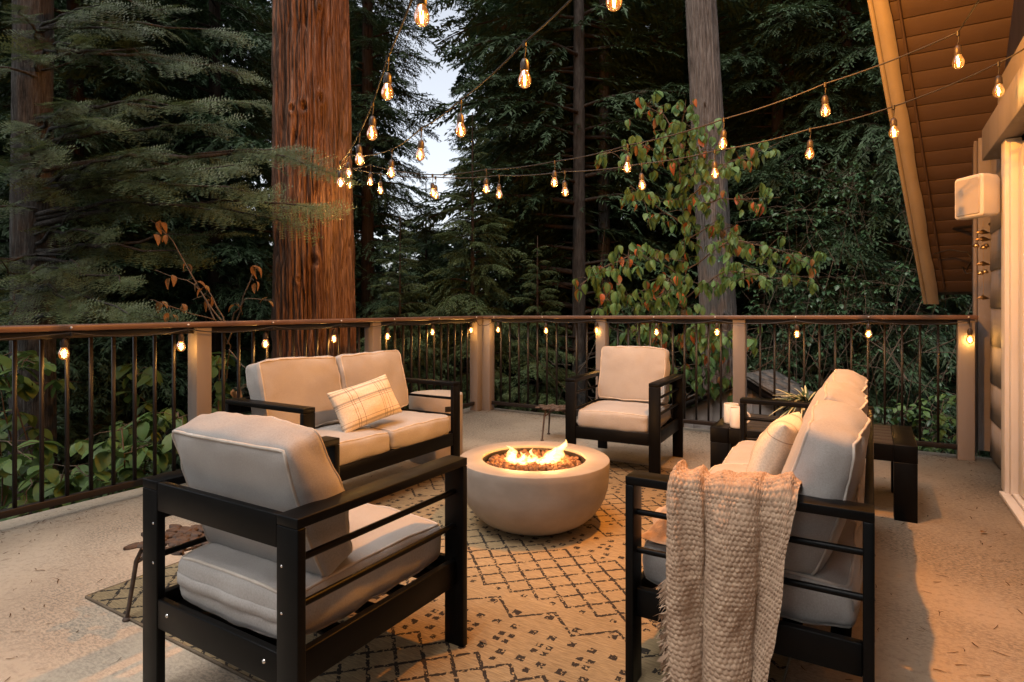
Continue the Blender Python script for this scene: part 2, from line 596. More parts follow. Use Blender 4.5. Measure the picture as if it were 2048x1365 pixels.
F_dry = foliage('dry_leaf', (0.14, 0.065, 0.026), (0.32, 0.18, 0.075), None, 0.7, 6.0, 0.3)
F_litter = simple('needle_litter', (0.085, 0.045, 0.022), 0.9, 0.1, var=0.5, bump=0)
def make_varieg():
    m = Mat('variegated_leaf')
    x, y, z = m.xyz()
    c = m.mix(y.abs().lt(0.0042), (0.03, 0.06, 0.02), (0.55, 0.50, 0.30))
    m.base(c).rough(0.4, 0.4)
    return m.m
M_varieg = make_varieg()
#@@SETTING
# ------------------------------------------------------------------ ground and deck
def ground():
    n = 90
    xs = np.linspace(-70, 70, n); ys = np.linspace(-30, 110, n)
    X, Y = np.meshgrid(xs, ys, indexing='ij')
    P = np.stack([X, Y, np.zeros_like(X)], -1)
    f = P.reshape(-1, 3)
    f[:, 2] = -2.6 + 0.35 * fbm(f * 0.25) + np.clip((f[:, 1] - 22) * 0.06, 0, 4)
    MB().grid(f.reshape(n, n, 3)).build('ground', M_soil, smooth=True)['kind'] = 'structure'
ground()

def deck_local(fn, name, mat, parent=None, **k):
    pass

def placed(root):
    """deck-aligned root: local x runs towards the house, local y away from the camera"""
    root.rotation_euler = (0, 0, TH)
    root.location = tuple(O)
    return root

deck = MB()
deck.span((-0.17, -8.2, -0.28), (4.95, 0.13, 0.0))
dk = placed(deck.build('deck', M_deck))
dk['kind'] = 'structure'
deck_edge = [0]

# ------------------------------------------------------------------ railings
def railing(along, posts, length, z0, z1, label, name='deck_railing', start=0.0, inward=1):
    """along 'b' (left side) or 'a' (far side); posts at distances from the corner"""
    t = placed(thing(name, label, 'railing'))
    def L(d, off, z):                     # d along the rail, off towards the deck
        return np.array([off, -d, z]) if along == 'b' else np.array([d, -off, z])
    def zt(d): return z0 + (z1 - z0) * d / length
    def bar(d0, d1, off0, off1, zlo0, zhi0, zlo1, zhi1):
        return MB().add([L(d0, off0, zlo0), L(d0, off1, zlo0), L(d0, off1, zhi0), L(d0, off0, zhi0),
                         L(d1, off0, zlo1), L(d1, off1, zlo1), L(d1, off1, zhi1), L(d1, off0, zhi1)],
                        [(0, 1, 2, 3), (7, 6, 5, 4), (0, 4, 5, 1), (1, 5, 6, 2), (2, 6, 7, 3), (3, 7, 4, 0)])
    a0, a1 = start - 0.06, length
    bar(a0, a1, -0.075, 0.075, zt(a0) - 0.034, zt(a0), zt(a1) - 0.034, zt(a1)).build('cap_rail', M_cap, t, bevel=0.008)
    pw = 0.105
    edges = []
    for d in posts:
        bar(d - pw / 2, d + pw / 2, -pw / 2, pw / 2, -0.05, zt(d) - 0.036, -0.05, zt(d) - 0.036).build('post', M_post, t, bevel=0.004)
        edges.append((d - pw / 2, d + pw / 2))
    me = None
    for (p0, p1), (q0, q1) in zip(edges[:-1], edges[1:]):
        d0, d1 = p1 + 0.002, q0 - 0.002
        bar(d0, d1, -0.022, 0.022, zt(d0) - 0.076, zt(d0) - 0.037, zt(d1) - 0.076, zt(d1) - 0.037).build('top_rail', M_rail, t, bevel=0.003)
        bar(d0, d1, -0.020, 0.020, 0.066, 0.104, 0.066, 0.104).build('bottom_rail', M_rail, t, bevel=0.003)
        nb = max(2, int(round((d1 - d0) / 0.117)))
        for i in range(1, nb):
            d = d0 + (d1 - d0) * i / nb
            h = zt(d) - 0.0765 - 0.1045
            if me is None:
                me = MB().box((0, 0, 0.5), (0.0165, 0.0165, 1.0)).mesh('baluster', M_rail)
            o = obj('baluster', me, t)
            o.location = L(d, 0, 0.1045)
            o.scale = (1, 1, h)
    return t, zt, L

rail_left, ztl, Ll = railing('b', [0.10, 1.75, 3.38, 5.05, 6.7], 7.0, 1.075, 1.056, 'brown capped deck railing behind the two-seat sofa, running past the big cedar', start=0.0)
rail_far, ztf, Lf = railing('a', [0.10, 1.50, 2.84, 4.49], 4.56, 1.075, 1.106, 'brown capped deck railing behind the far armchair and long sofa, ending at the house', start=0.02)

# ------------------------------------------------------------------ house
EAVE_B, EAVE_Z, SL = -1.25, 1.31, R(47)
def soff(b): return EAVE_Z + (b - EAVE_B) * math.tan(SL)
def rake(b): return 3.98 + 0.2254 * (0.525 - b)
house = placed(thing('house', 'brown cabin with steep overhanging roof and white door trim at right', 'house'))
W0 = 4.66
MB().prism([(-7.6, -0.25), (0.13, -0.25), (0.13, soff(-0.13) - 0.03), (-7.6, soff(7.6) - 0.03)], W0 + 0.03, W0 + 0.18, ax=0).build('wall', M_siding, house)
MB().span((W0 + 0.18, 0.0, -0.25), (7.6, 0.13, soff(0) - 0.2)).build('wall', M_siding, house)
# lapped siding boards between corner and door
for i in range(9):
    z = 0.02 + i * 0.285
    n = 14
    yy = np.linspace(0.10, -0.915, n)
    wob = 0.0015 * np.sin(yy * 9 + i * 1.7)
    lo = np.stack([np.full(n, W0 - 0.009), yy, z + wob], -1)
    hi = np.stack([np.full(n, W0 - 0.002), yy, np.full(n, z + 0.30)], -1)
    bk_lo = lo + np.array([0.022, 0, 0]); 
    b = MB()
    b.grid(np.stack([bk_lo, lo, hi, hi + np.array([0.02, 0, 0])], 0))
    b.build('siding_board', M_siding, house)
MB().span((4.585, 0.15, 0.045), (4.70, 0.27, 2.50)).build('corner_board', simple('corner_paint', (0.20, 0.185, 0.185), 0.6, 0.35, var=0.1), house, bevel=0.004)
MB().span((4.56, 0.165, 0.02), (4.583, 0.262, 2.50)).build('corner_board', M_post, house)
MB().span((4.54, -4.6, 2.20), (4.655, -0.40, 2.42)).build('header_beam', M_siding, house, bevel=0.005)
MB().span((4.60, -4.6, 2.423), (4.655, -0.60, 2.68)).build('frieze_board', M_barge, house, bevel=0.004)
# door trim, frame, sill
MB().span((4.572, -1.045, 0.02), (4.655, -0.918, 2.195)).build('door_trim', M_white, house, bevel=0.004)
MB().span((4.592, -1.10, 0.03), (4.655, -1.047, 2.16)).build('door_trim', M_white, house, bevel=0.003)
door = MB()
door.span((4.625, -1.24, 0.05), (4.655, -1.105, 2.12)).span((4.625, -2.9, 0.05), (4.655, -2.77, 2.12)).span((4.625, -2.768, 1.98), (4.655, -1.242, 2.12)).span((4.625, -2.768, 0.05), (4.655, -1.242, 0.19))
dr = door.build('door', M_white, house, bevel=0.006)
m = Mat('door_glass'); m.base((0.02, 0.02, 0.02)).rough(0.05, 0.6)
MB().span((4.638, -2.768, 0.192), (4.646, -1.242, 1.978)).build('pane', m.m, dr)
MB().span((4.55, -3.0, 0.0), (4.60, -1.0, 0.022)).build('sill', M_white, house, bevel=0.003)
MB().span((4.602, -3.0, 0.0), (4.655, -1.06, 0.038)).build('sill', M_white, house, bevel=0.003)
# soffit planks, roof and barge board
w = 0.14
du = np.array([0, -math.cos(SL), math.sin(SL)])            # up the slope, towards the camera
dn = np.array([0, -math.sin(SL), -math.cos(SL)]) * -1.0     # up out of the roof
dn = np.array([0.0, math.sin(SL), math.cos(SL)])
e0 = np.array([0, -EAVE_B, EAVE_Z])
for i in range(84):
    s0, s1 = i * w + 0.0035, (i + 1) * w - 0.0035
    b0, b1 = EAVE_B + s0 * math.cos(SL), EAVE_B + s1 * math.cos(SL)
    A = [e0 + du * s0 + np.array([rake(b0), 0, 0]), e0 + du * s0 + np.array([9.0, 0, 0]),
         e0 + du * s1 + np.array([9.0, 0, 0]), e0 + du * s1 + np.array([rake(b1), 0, 0])]
    A = np.array(A)
    MB().add(np.vstack([A, A + dn * 0.02]), [(0, 1, 2, 3), (7, 6, 5, 4), (0, 4, 5, 1), (1, 5, 6, 2), (2, 6, 7, 3), (3, 7, 4, 0)]).build('soffit_plank', M_soffit, house, bevel=0.002)
S1 = 84 * w
b1 = EAVE_B + S1 * math.cos(SL)
A = np.array([e0 + du * -0.05 + np.array([rake(EAVE_B) - 0.095, 0, 0]), e0 + du * -0.05 + np.array([9.1, 0, 0]), e0 + du * S1 + np.array([9.1, 0, 0]), e0 + du * S1 + np.array([rake(b1) - 0.095, 0, 0])]) + dn * 0.022
MB().add(np.vstack([A, A + dn * 0.12]), [(0, 1, 2, 3), (7, 6, 5, 4), (0, 4, 5, 1), (1, 5, 6, 2), (2, 6, 7, 3), (3, 7, 4, 0)]).build('roof', M_roof, house)
# barge board with a scalloped inner edge
ss = np.linspace(-0.13, S1, 500)
bb = EAVE_B + ss * math.cos(SL)
wave = 0.0035 * np.tanh(3 * np.sin(ss * 2 * np.pi / 0.78)) 
inn = np.array([e0 + du * s + np.array([rake(b) + 0.03 + wv, 0, 0]) - dn * 0.002 for s, b, wv in zip(ss, bb, wave)])
out = np.array([e0 + du * s + np.array([rake(b) - 0.065, 0, 0]) - dn * 0.002 for s, b in zip(ss, bb)])
MB().grid(np.stack([inn, inn - dn * 0.022, out - dn * 0.022, out, inn], 0)).build('barge_board', M_barge, house)
o2 = out + np.array([-0.003, 0, 0]) + dn * 0.02
o3 = o2 + np.array([-0.030, 0, 0])
MB().grid(np.stack([o2, o2 - dn * 0.04, o3 - dn * 0.04, o3 + dn * 0.1, o2 + dn * 0.1], 0)).build('fascia', M_barge, house)
cond = np.array([e0 + du * s + np.array([rake(b) + 0.085, 0, 0]) - dn * 0.012 for s, b in zip(ss[8:], bb[8:])])
MB().tube(cond[::4], 0.010, 6).build('conduit', M_soffit, house, smooth=True)

def dpt(a, b, z): return tuple(D(a, b, z))
cb = MB()
q = np.array([px(1848, 455, 5.6), px(1900, 458, 5.3), px(1955, 452, 5.0), px(1985, 448, 4.6)])
tag(cb.tube(q, 0.012, 8).build('cable', M_wire, None, smooth=True), 'dark cable running under the eave to the wall by the speaker', 'cable')
q = np.array([px(1868, 508, 5.4), px(1900, 500, 5.3), px(1935, 505, 5.2), px(1944, 520, 5.2), px(1934, 540, 5.2), px(1925, 535, 5.2), px(1932, 548, 5.15), px(1955, 545, 5.1)])
tag(MB().tube(q, 0.006, 6).build('cable', M_wire, None, smooth=True), 'thin looped cable dangling below the soffit planks beside the corner board', 'cable')

# speaker on the wall
def speaker():
    c = px(1957, 395, 3.85)
    t = thing('outdoor_speaker', 'white box speaker mounted on the house wall above the wind chime', 'speaker', c, R(-84))
    b = MB()
    n = 5
    def ring(w, h, y, r):
        pts = []
        for cx, cz, a0 in ((w, h, 0), (-w, h, 90), (-w, -h, 180), (w, -h, 270)):
            for k in range(n):
                a = R(a0 + 90 * k / (n - 1))
                pts.append((cx - math.copysign(r, cx) + r * math.cos(a), y, cz - math.copysign(r, cz) + r * math.sin(a)))
        return np.array(pts)
    rings = [ring(0.098, 0.125, -0.075, 0.012), ring(0.106, 0.134, -0.066, 0.02), ring(0.106, 0.134, -0.02, 0.02), ring(0.100, 0.128, 0.04, 0.02), ring(0.066, 0.110, 0.095, 0.02)]
    b.grid(np.stack(rings, 0), wrap=True)
    k = len(rings[0])
    b.add(rings[0], [tuple(range(k))]).add(rings[-1], [tuple(range(k))[::-1]])
    b.build('cabinet', M_speaker, t, smooth=True, angle=40)
    g = MB()
    r0, r1 = ring(0.090, 0.116, -0.0755, 0.012), ring(0.086, 0.112, -0.081, 0.012)
    g.grid(np.stack([r1, r0], 0), wrap=True).add(r1, [tuple(range(k))])
    g.build('grille', M_grille, t, smooth=True, angle=40)
    MB().tube([(0.03, 0.09, 0.06), (0.09, 0.16, 0.09), (0.17, 0.20, 0.09)], 0.010, 8).build('bracket', M_wire, t, smooth=True)
speaker()

def chime():
    c = px(1966, 442, 3.9)
    t = thing('wind_chime', 'small brass bell wind chime hanging below the white speaker', 'wind chime', c)
    MB().tube([(0, 0, 0), (0.002, 0, -0.25), (0.004, 0, -0.50)], 0.0012, 5).build('cord', M_brass, t)
    def bell(x, y, z, r):
        MB().lathe([(0.001, r * 1.1), (r * 0.6, r * 0.9), (r * 0.9, r * 0.3), (r, -r * 0.3), (r * 0.8, -r * 0.35), (0.002, r * 0.6)], 12, (x, y, z)).build('bell', M_brass, t, smooth=True)
    for x, y, z in ((-0.045, 0, -0.165), (0.035, 0.02, -0.165), (-0.012, -0.02, -0.18), (-0.018, 0, -0.345), (0.02, 0.01, -0.335)):
        bell(x, y, z, 0.018)
    for z, s in ((-0.075, 0.05), (-0.12, 0.06), (-0.28, 0.05), (-0.50, 0.045)):
        MB().prism([(-s, -0.004), (0, 0.018), (s, -0.006), (0, -0.014)], -0.002, 0.002, ax=1).build('plate', M_brass, t).location = (0, 0, z)
chime()

# ------------------------------------------------------------------ shed beyond the railing
def shed():
    pk = px(1490, 752, 7.3)
    t = thing('garden_shed', 'grey board and batten shed gable with shingled roof beyond the railing', 'shed', pk, R(-48))
    s = 0.50
    wv = 1.5
    x = -wv
    while x < wv:
        x1 = x + 0.235
        top = lambda q: -abs(q) * s - 0.09
        if x < 0 < x1: poly = [(x, -3.6), (x1, -3.6), (x1, top(x1)), (0, top(0)), (x, top(x))]
        else: poly = [(x, -3.6), (x1, -3.6), (x1, top(x1)), (x, top(x))]
        MB().prism(poly, 0.0, 0.03, ax=1).build('wall_board', M_shed, t)
        MB().prism([(x1 + 0.002, -3.6), (x1 + 0.030, -3.6), (x1 + 0.030, top(x1 + 0.03) - 0.01), (x1 + 0.002, top(x1 + 0.002) - 0.01)], -0.018, 0.03, ax=1).build('batten', M_shed, t)
        x = x1 + 0.032
    for sg in (-1, 1):
        MB().prism([(0, 0.0), (sg * 1.75, -1.75 * s), (sg * 1.75, -1.75 * s - 0.09), (0, -0.09)][::sg], -0.10, -0.022, ax=1).build('fascia', M_rail, t)
        dirv = np.array([sg * 1.0, 0, -s]); dirv /= np.linalg.norm(dirv)
        nv = np.array([sg * s, 0, 1.0]); nv /= np.linalg.norm(nv)
        base = np.array([0, 0, 0.012])
        A = np.array([base + np.array([0, -0.12, 0]), base + np.array([0, 0.75, 0]), base + np.array([0, 0.75, 0]) + dirv * 1.75, base + np.array([0, -0.12, 0]) + dirv * 1.75])
        MB().add(np.vstack([A, A + nv * 0.02]), [(0, 1, 2, 3), (7, 6, 5, 4), (0, 4, 5, 1), (1, 5, 6, 2), (2, 6, 7, 3), (3, 7, 4, 0)]).build('roof', M_roof, t)
        if sg > 0:
            for r_ in range(8):
                y = -0.12 - (r_ % 2) * 0.11
                while y < 0.50:
                    d0 = 0.04 + r_ * 0.17
                    p = base + dirv * d0 + nv * 0.028
                    c = p + dirv * 0.11 + np.array([0, max(y, -0.13) + 0.115, 0]) + nv * (0.006 + 0.004 * random.random())
                    Mx = np.stack([dirv, [0, 1, 0], nv], 1)
                    MB().box(c, (0.215, 0.222, 0.012), M=Mx).build('shingle', M_roof, t)
                    y += 0.23
shed()
#@@FURN
# ------------------------------------------------------------------ seating
def cushion_map(w, d, h, puff, seed, side=0.012, k=17.0, wr=0.004, sag=0.0):
    def f(p):
        p = np.asarray(p, float)
        nrm = (np.abs(p) ** k).sum(1) ** (1 / k)
        q = p / nrm[:, None]
        x, y, z = q.T
        ex, ey = 1 - np.abs(x) ** 2.4, 1 - np.abs(y) ** 2.4
        X = w / 2 * x + side * x * np.abs(x) ** 3 * (1 - y * y) * (0.4 + 0.6 * (1 - z * z))
        Y = d / 2 * y + side * y * np.abs(y) ** 3 * (1 - x * x) * (0.4 + 0.6 * (1 - z * z))
        Z = h / 2 * z + puff * z * np.sqrt(np.clip(ex * ey, 0, 1)) + 0.012 * np.abs(x * y) ** 3 * z * -1
        P = np.stack([X, Y, Z], -1)
        n1 = fbm(P * np.array([7, 7, 9]) + seed * 3.1, 3)
        n2 = fbm(P * np.array([16, 16, 30]) + seed * 5.7, 2)
        edge = 0.35 + 0.65 * np.maximum(np.abs(x), np.abs(y)) ** 4
        P = P + q * ((n1 * wr + n2 * wr * 0.45) * edge)[:, None]
        P[:, 2] += sag * (x ** 2) 
        return P
    return f

def cushion(name, w, d, h, puff, seed, parent, M, side=0.012, n=26, wr=0.004, sag=0.0, lines=False):
    f = cushion_map(w, d, h, puff, seed, side, wr=wr, sag=sag)
    b = MB()
    t = np.sin(np.linspace(-1, 1, n) * np.pi / 2)
    tz = np.sin(np.linspace(-1, 1, 9) * np.pi / 2)
    for ax in range(3):
        for s in (-1, 1):
            ta, tb = {0: (t, tz), 1: (t, tz), 2: (t, t)}[ax]
            A, B = np.meshgrid(ta, tb, indexing='ij')
            C = np.full_like(A, s)
            q = {0: (C, A, B), 1: (A, C, B), 2: (A, B, C)}[ax]
            G = f(np.stack(q, -1).reshape(-1, 3)).reshape(A.shape + (3,))
            if (s < 0) != (ax == 1): G = G[::-1]
            b.grid(G)
    me = b.mesh(name, M_linen, True)
    o = obj(name, me, parent)
    o.matrix_local = M
    pts = np.linspace(-1, 1, 30)
    per = np.concatenate([np.stack([pts, np.full(30, -1.0)], 1)[:-1], np.stack([np.full(30, 1.0), pts], 1)[:-1], np.stack([pts[::-1], np.full(30, 1.0)], 1)[:-1], np.stack([np.full(30, -1.0), pts[::-1]], 1)[:-1]])
    for s in (-1, 1):
        lp = f(np.concatenate([per, np.full((len(per), 1), s)], 1))
        MB().tube(lp, 0.0048, 6, closed=True).build('piping', M_pipe, o, smooth=True)
    if lines:
        seg = np.linspace(-0.97, 0.97, 36)
        lp = f(np.stack([seg, np.full(36, -1.0), np.full(36, 0.05)], 1)) + np.array([0, -0.0015, 0])
        MB().grid(np.stack([lp + np.array([0, 0.002, -0.016]), lp + np.array([0, -0.004, -0.013]), lp + np.array([0, -0.003, 0.013]), lp + np.array([0, 0.002, 0.016])], 0)).build('zip_placket', M_linen, o, smooth=True)
    return o

BW, BT, AH = 0.078, 0.026, 0.645           # bar width, bar thickness, arm height
def seat_unit(name, label, cat, nseat, W, Dp, loc, rz, seed, group, tilt=13.0, drop=0.0):
    """local x across the seat, -y is the front, origin on the floor at the middle"""
    t = thing(name, label, cat, loc, rz, group)
    hx, hy = W / 2, Dp / 2
    for s in (-1, 1):
        x0, x1 = (hx - BW, hx) if s > 0 else (-hx, -hx + BW)
        a = MB().span((x0, -hy, AH - BT), (x1, hy, AH)).build('armrest', M_black, t, bevel=0.003)
        MB().span((x0, -hy, 0), (x1, -hy + BT, AH - BT - 0.0005)).build('leg', M_black, t, bevel=0.003)
        MB().span((x0, hy - BT, 0), (x1, hy, AH - BT - 0.0005)).build('leg', M_black, t, bevel=0.003)
        xm = (x0 + x1) / 2
        for z in (0.53, 0.414):
            MB().tube([(xm, -hy + BT - 0.004, z), (xm, hy - BT + 0.004, z)], 0.0095, 10).build('side_bar', M_black, t, smooth=True, angle=40)
            for yy in (hy - 0.001,):
                MB().lathe([(0.0005, 0.003), (0.0035, 0.002), (0.0045, 0.0)], 10).build('screw', M_steel, t, smooth=True).matrix_local = Matrix.Translation((xm - s * 0.02, yy, z - 0.01)) @ Matrix.Rotation(R(-90), 4, 'X')
        MB().span((xm - 0.013, -hy + BT + 0.0005, 0.215), (xm + 0.013, hy - BT - 0.0005, 0.30)).build('side_apron', M_black, t, bevel=0.003)
    MB().span((-hx + BW + 0.0005, -hy + 0.002, 0.215), (hx - BW - 0.0005, -hy + BT - 0.002, 0.30)).build('front_apron', M_black, t, bevel=0.003)
    MB().span((-hx + BW + 0.0005, hy - BT + 0.002, 0.215), (hx - BW - 0.0005, hy - 0.002, 0.30)).build('rear_apron', M_black, t, bevel=0.003)
    MB().span((-hx + BW + 0.0005, hy - BT + 0.002, AH - 0.085), (hx - BW - 0.0005, hy - 0.001, AH - 0.0015)).build('back_rail', M_black, t, bevel=0.003)
    for s in (-1, 1):
        MB().lathe([(0.0005, 0.004), (0.0048, 0.003), (0.006, 0.0)], 12).build('screw', M_steel, t, smooth=True).matrix_local = Matrix.Translation((s * (hx - BW - 0.05), hy - 0.002, 0.265)) @ Matrix.Rotation(R(-90), 4, 'X')
    # seat slats under the cushions
    for i in range(5):
        y = -hy + 0.08 + i * (Dp - 0.16) / 4
        MB().span((-hx + BW / 2 + 0.014, y - 0.025, 0.242), (hx - BW / 2 - 0.014, y + 0.025, 0.258)).build('seat_slat', M_black, t)
    iw = (W - 2 * BW - 0.012) / nseat
    for i in range(nseat):
        x = -(W - 2 * BW - 0.012) / 2 + iw * (i + 0.5)
        sd = Dp - 0.055
        M1 = Matrix.Translation((x, -0.015, 0.302 + 0.053))
        M1 = M1 @ Matrix.Rotation(math.pi, 4, 'Z')
        cushion('seat_cushion', iw - 0.004, sd, 0.122, 0.024, seed + i, t, M1, 0.008, wr=0.006, lines=True)
        bh = 0.425
        jt = [0.0, 2.2, -1.8][i % 3] if nseat == 3 else [0.0, 1.0][i % 2]
        M2 = Matrix.Translation((x, hy - 0.155 - 0.004 * jt, 0.640 - drop + 0.004 * jt)) @ Matrix.Rotation(R([0, 1.5, -1.2][i % 3]), 4, 'Z') @ Matrix.Rotation(R(90 - tilt - jt), 4, 'X')
        cushion('back_cushion', iw - 0.006 - (0.022 if nseat == 3 else 0), bh - 0.012, 0.122, 0.042 if nseat == 3 else 0.024, seed + 10 + i, t, M2, 0.030 if nseat == 3 else 0.011, wr=0.0095, sag=0.0)
    return t

# armchairs: rear-left/right corners measured in deck coordinates
ch1 = seat_unit('armchair', 'armchair nearest the fire bowl seen from behind with black frame', 'armchair', 1, 0.69, 0.705,
                D(2.348, 4.434), TH + math.pi, 1, 'black framed armchairs with linen cushions', 19.0, 0.02)
ch1['label'] = 'black framed armchair turned away with its back to view, beside the rusty stool'
c2 = D(2.282, 1.43)
ch2 = seat_unit('armchair', 'black framed armchair facing the fire bowl in front of the far railing', 'armchair', 1, 0.695, 0.70,
                c2, TH + R(2.5), 31, 'black framed armchairs with linen cushions')
love = seat_unit('sofa', 'two-seat sofa with plaid pillow in front of the cedar trunk', 'sofa', 2, 1.347, 0.645,
                 D(1.0875, 3.027), TH + R(90), 51, 'black framed sofas with linen cushions')
sofa = seat_unit('sofa', 'long three-cushion sofa on the right with knit blanket over its arm', 'sofa', 3, 1.91, 0.648,
                 D(3.557, 3.065), TH - R(90), 71, 'black framed sofas with linen cushions', 17.0, 0.02)

def pillow(name, label, w, h, t, mat, M, seed):
    n = 40
    u = np.sin(np.linspace(-1, 1, n) * np.pi / 2)
    A, B = np.meshgrid(u, u, indexing='ij')
    b = MB()
    for s in (1, -1):
        X = w / 2 * A * (1 - 0.055 * (1 - B * B))
        Y = h / 2 * B * (1 - 0.07 * (1 - A * A))
        prof = np.clip((1 - A ** 2), 0, 1) ** 0.5 * np.clip((1 - B ** 2), 0, 1) ** 0.5
        Z = s * t / 2 * prof ** 0.75
        P = np.stack([X, Y, Z], -1).reshape(-1, 3)
        nz = fbm(P * 9 + seed, 3).reshape(n, n) * 0.007 + fbm(P * np.array([9, 30, 9]) + seed * 2, 2).reshape(n, n) * 0.004
        P = P.reshape(n, n, 3)
        P[..., 2] += s * nz * prof
        b.grid(P if s > 0 else P[::-1])
    o = b.build(name, mat, None, smooth=True)
    o.matrix_world = M
    return tag(o, label, 'pillow')

# plaid lumbar pillow leaning on the two-seat sofa
def frame(xv, yv, loc):
    xv = np.asarray(xv, float); xv /= np.linalg.norm(xv)
    yv = np.asarray(yv, float); yv -= xv * (yv @ xv); yv /= np.linalg.norm(yv)
    zv = np.cross(xv, yv)
    M = Matrix.Identity(4)
    for i in range(3):
        M[i][0], M[i][1], M[i][2], M[i][3] = xv[i], yv[i], zv[i], loc[i]
    return M
xv = V * 0.97 + U * 0.10 + np.array([0, 0, 0.16])
yv = np.array([0, 0, 0.88]) - U * 0.42
pillow('lumbar_pillow', 'cream plaid lumbar pillow leaning on the two-seat sofa', 0.45, 0.265, 0.13, M_plaid,
       frame(xv, yv, D(1.23, 3.08, 0.578)), 3)
xv = -V * 1.0 + np.array([0, 0, 0.05])
yv = np.array([0, 0, 0.90]) + U * 0.36
pillow('lumbar_pillow', 'cream striped lumbar pillow leaning inside the long sofa beside the knit blanket', 0.46, 0.30, 0.15, M_stripe,
       frame(xv, yv, D(3.565, 3.30, 0.605)), 9)

# knitted throw over the near arm of the long sofa
def blanket():
    bo = 4.022                                  # outer face of the sofa arm
    n, L = 250, 540
    A0, A1 = 3.372, 3.722
    s = np.linspace(0, 1, n)
    # path across the arm: (b, z) by arc length, from the seat inside to the hem outside
    path = [(3.74, 0.452), (3.80, 0.462), (3.86, 0.475), (3.905, 0.52), (3.925, 0.60), (3.94, 0.655), (3.965, 0.672), (4.005, 0.672), (4.04, 0.652), (4.056, 0.60), (4.065, 0.50), (4.072, 0.35), (4.078, 0.2), (4.082, 0.06)]
    path = np.array(path)
    seg = np.r_[0, np.cumsum(np.linalg.norm(np.diff(path, axis=0), axis=1))]
    tl = np.linspace(0, seg[-1], L)
    pb = np.interp(tl, seg, path[:, 0]); pz = np.interp(tl, seg, path[:, 1])
    k = np.ones(13) / 13
    pb = np.convolve(np.pad(pb, 6, 'edge'), k, 'valid'); pz = np.convolve(np.pad(pz, 6, 'edge'), k, 'valid')
    tb, tz = np.gradient(pb), np.gradient(pz)
    ln = np.hypot(tb, tz)
    nb_, nz_ = -tz / ln, tb / ln                # outward side of the cloth
    arm = np.interp(tl, seg, [0, 0, 0, .1, .25, .35, .4, .45, .6, .8, 1, 1, 1, 1])   # fold strength
    S, T = np.meshgrid(s, tl, indexing='ij')
    hang = np.clip((T - seg[7]) / 0.6, 0, 1)
    ph = 2 * np.pi * (3.3 * S + 0.10 * np.sin(5 * T)) 
    fold = np.sin(ph) * 0.55 + 0.45 * np.sin(2.1 * ph + 1.3 + 2.0 * hang) 
    top_ = 1 - hang
    def lump(c, wd):
        q = np.clip(np.abs(S - c) / wd, 0, 1)
        return np.cos(q * np.pi / 2) ** 2
    drift = 0.05 * hang
    th_ = 2 * np.pi * (2.15 * S + 0.16 * np.sin(2.6 * S + 0.6) - 0.30 + 0.10 * hang)
    amp = hang ** 0.6 * np.clip(arm[None, :] + 0.1, 0, 1)
    pleat = np.sin(2 * np.pi * (4.6 * S + 0.30 * np.sin(3.4 * S) - 0.35 * hang)) * (0.7 + 0.3 * np.sin(5 * S + 1))
    disp = 0.016 + 0.042 * (1 + np.cos(th_)) * amp + 0.010 * pleat * (0.25 + 0.75 * top_)
    # knit stitches: staggered plump bumps with a slanting twist
    cw, chh = 0.0150, 0.0125
    x = S * 0.52 / cw
    y = T / chh
    row = np.floor(y)
    xo = x + 0.5 * (row % 2)
    fx = xo - np.floor(xo) - 0.5
    fy = y - row - 0.5
    fx2 = fx + 0.18 * fy * np.where(row % 2 > 0, 1, -1)
    r2 = (fx2 / 0.50) ** 2 + (fy / 0.56) ** 2
    knit = np.sqrt(np.clip(1 - r2, 0, 1)) * 0.0058 * (0.8 + 0.35 * noise(np.stack([np.floor(xo).ravel() * 1.7, row.ravel() * 1.3, np.zeros(S.size)], -1)).reshape(S.shape))
    irr = fbm(np.stack([S.ravel() * 7, T.ravel() * 9, np.zeros(S.size)], -1), 3).reshape(S.shape)
    disp = disp + knit + irr * 0.009
    mid = 0.5 * (A0 + A1)
    width = (A1 - A0) * (1 - 0.42 * hang ** 1.3 + 0.025 * np.sin(9 * T))
    a = mid - 0.005 * hang + width * (S - 0.5) + 0.024 * np.sin(th_) * amp + 0.006 * np.cos(2 * np.pi * (4.6 * S - 0.35 * hang)) * top_ + irr * 0.006
    nB = np.broadcast_to(nb_, S.shape); nZ = np.broadcast_to(nz_, S.shape)
    B = pb[None, :] - nB * 0 + (-nZ * 0) 
    # the outward normal of the path, up over the arm and away from the sofa
    oB, oZ = -nB, -nZ
    sg = np.where(oZ[0, L // 2] < 0, -1.0, 1.0)
    B = pb[None, :] + sg * oB * disp
    Z = pz[None, :] + sg * oZ * disp
    # right upper corner folds over near the back cushion
    Z = Z + 0.02 * np.exp(-((S - 0.88) / 0.1) ** 2) * np.exp(-((T - seg[7]) / 0.05) ** 2)
    # wavy hem
    P = O[None, None, :] + a[..., None] * U - B[..., None] * V + np.array([0, 0, 1.0]) * Z[..., None]
    t = thing('knit_blanket', 'chunky beige knit blanket draped over the arm of the long sofa', 'blanket', D(3.55, 4.07, 0.0))
    loc = np.array(D(3.55, 4.07, 0.0))
    b = MB().grid(P - loc)
    o = b.build('woven_cloth', M_knit, t, smooth=True)
    # fluffy fringe along the left side and the hem
    fr = MB()
    rg = np.random.default_rng(5)
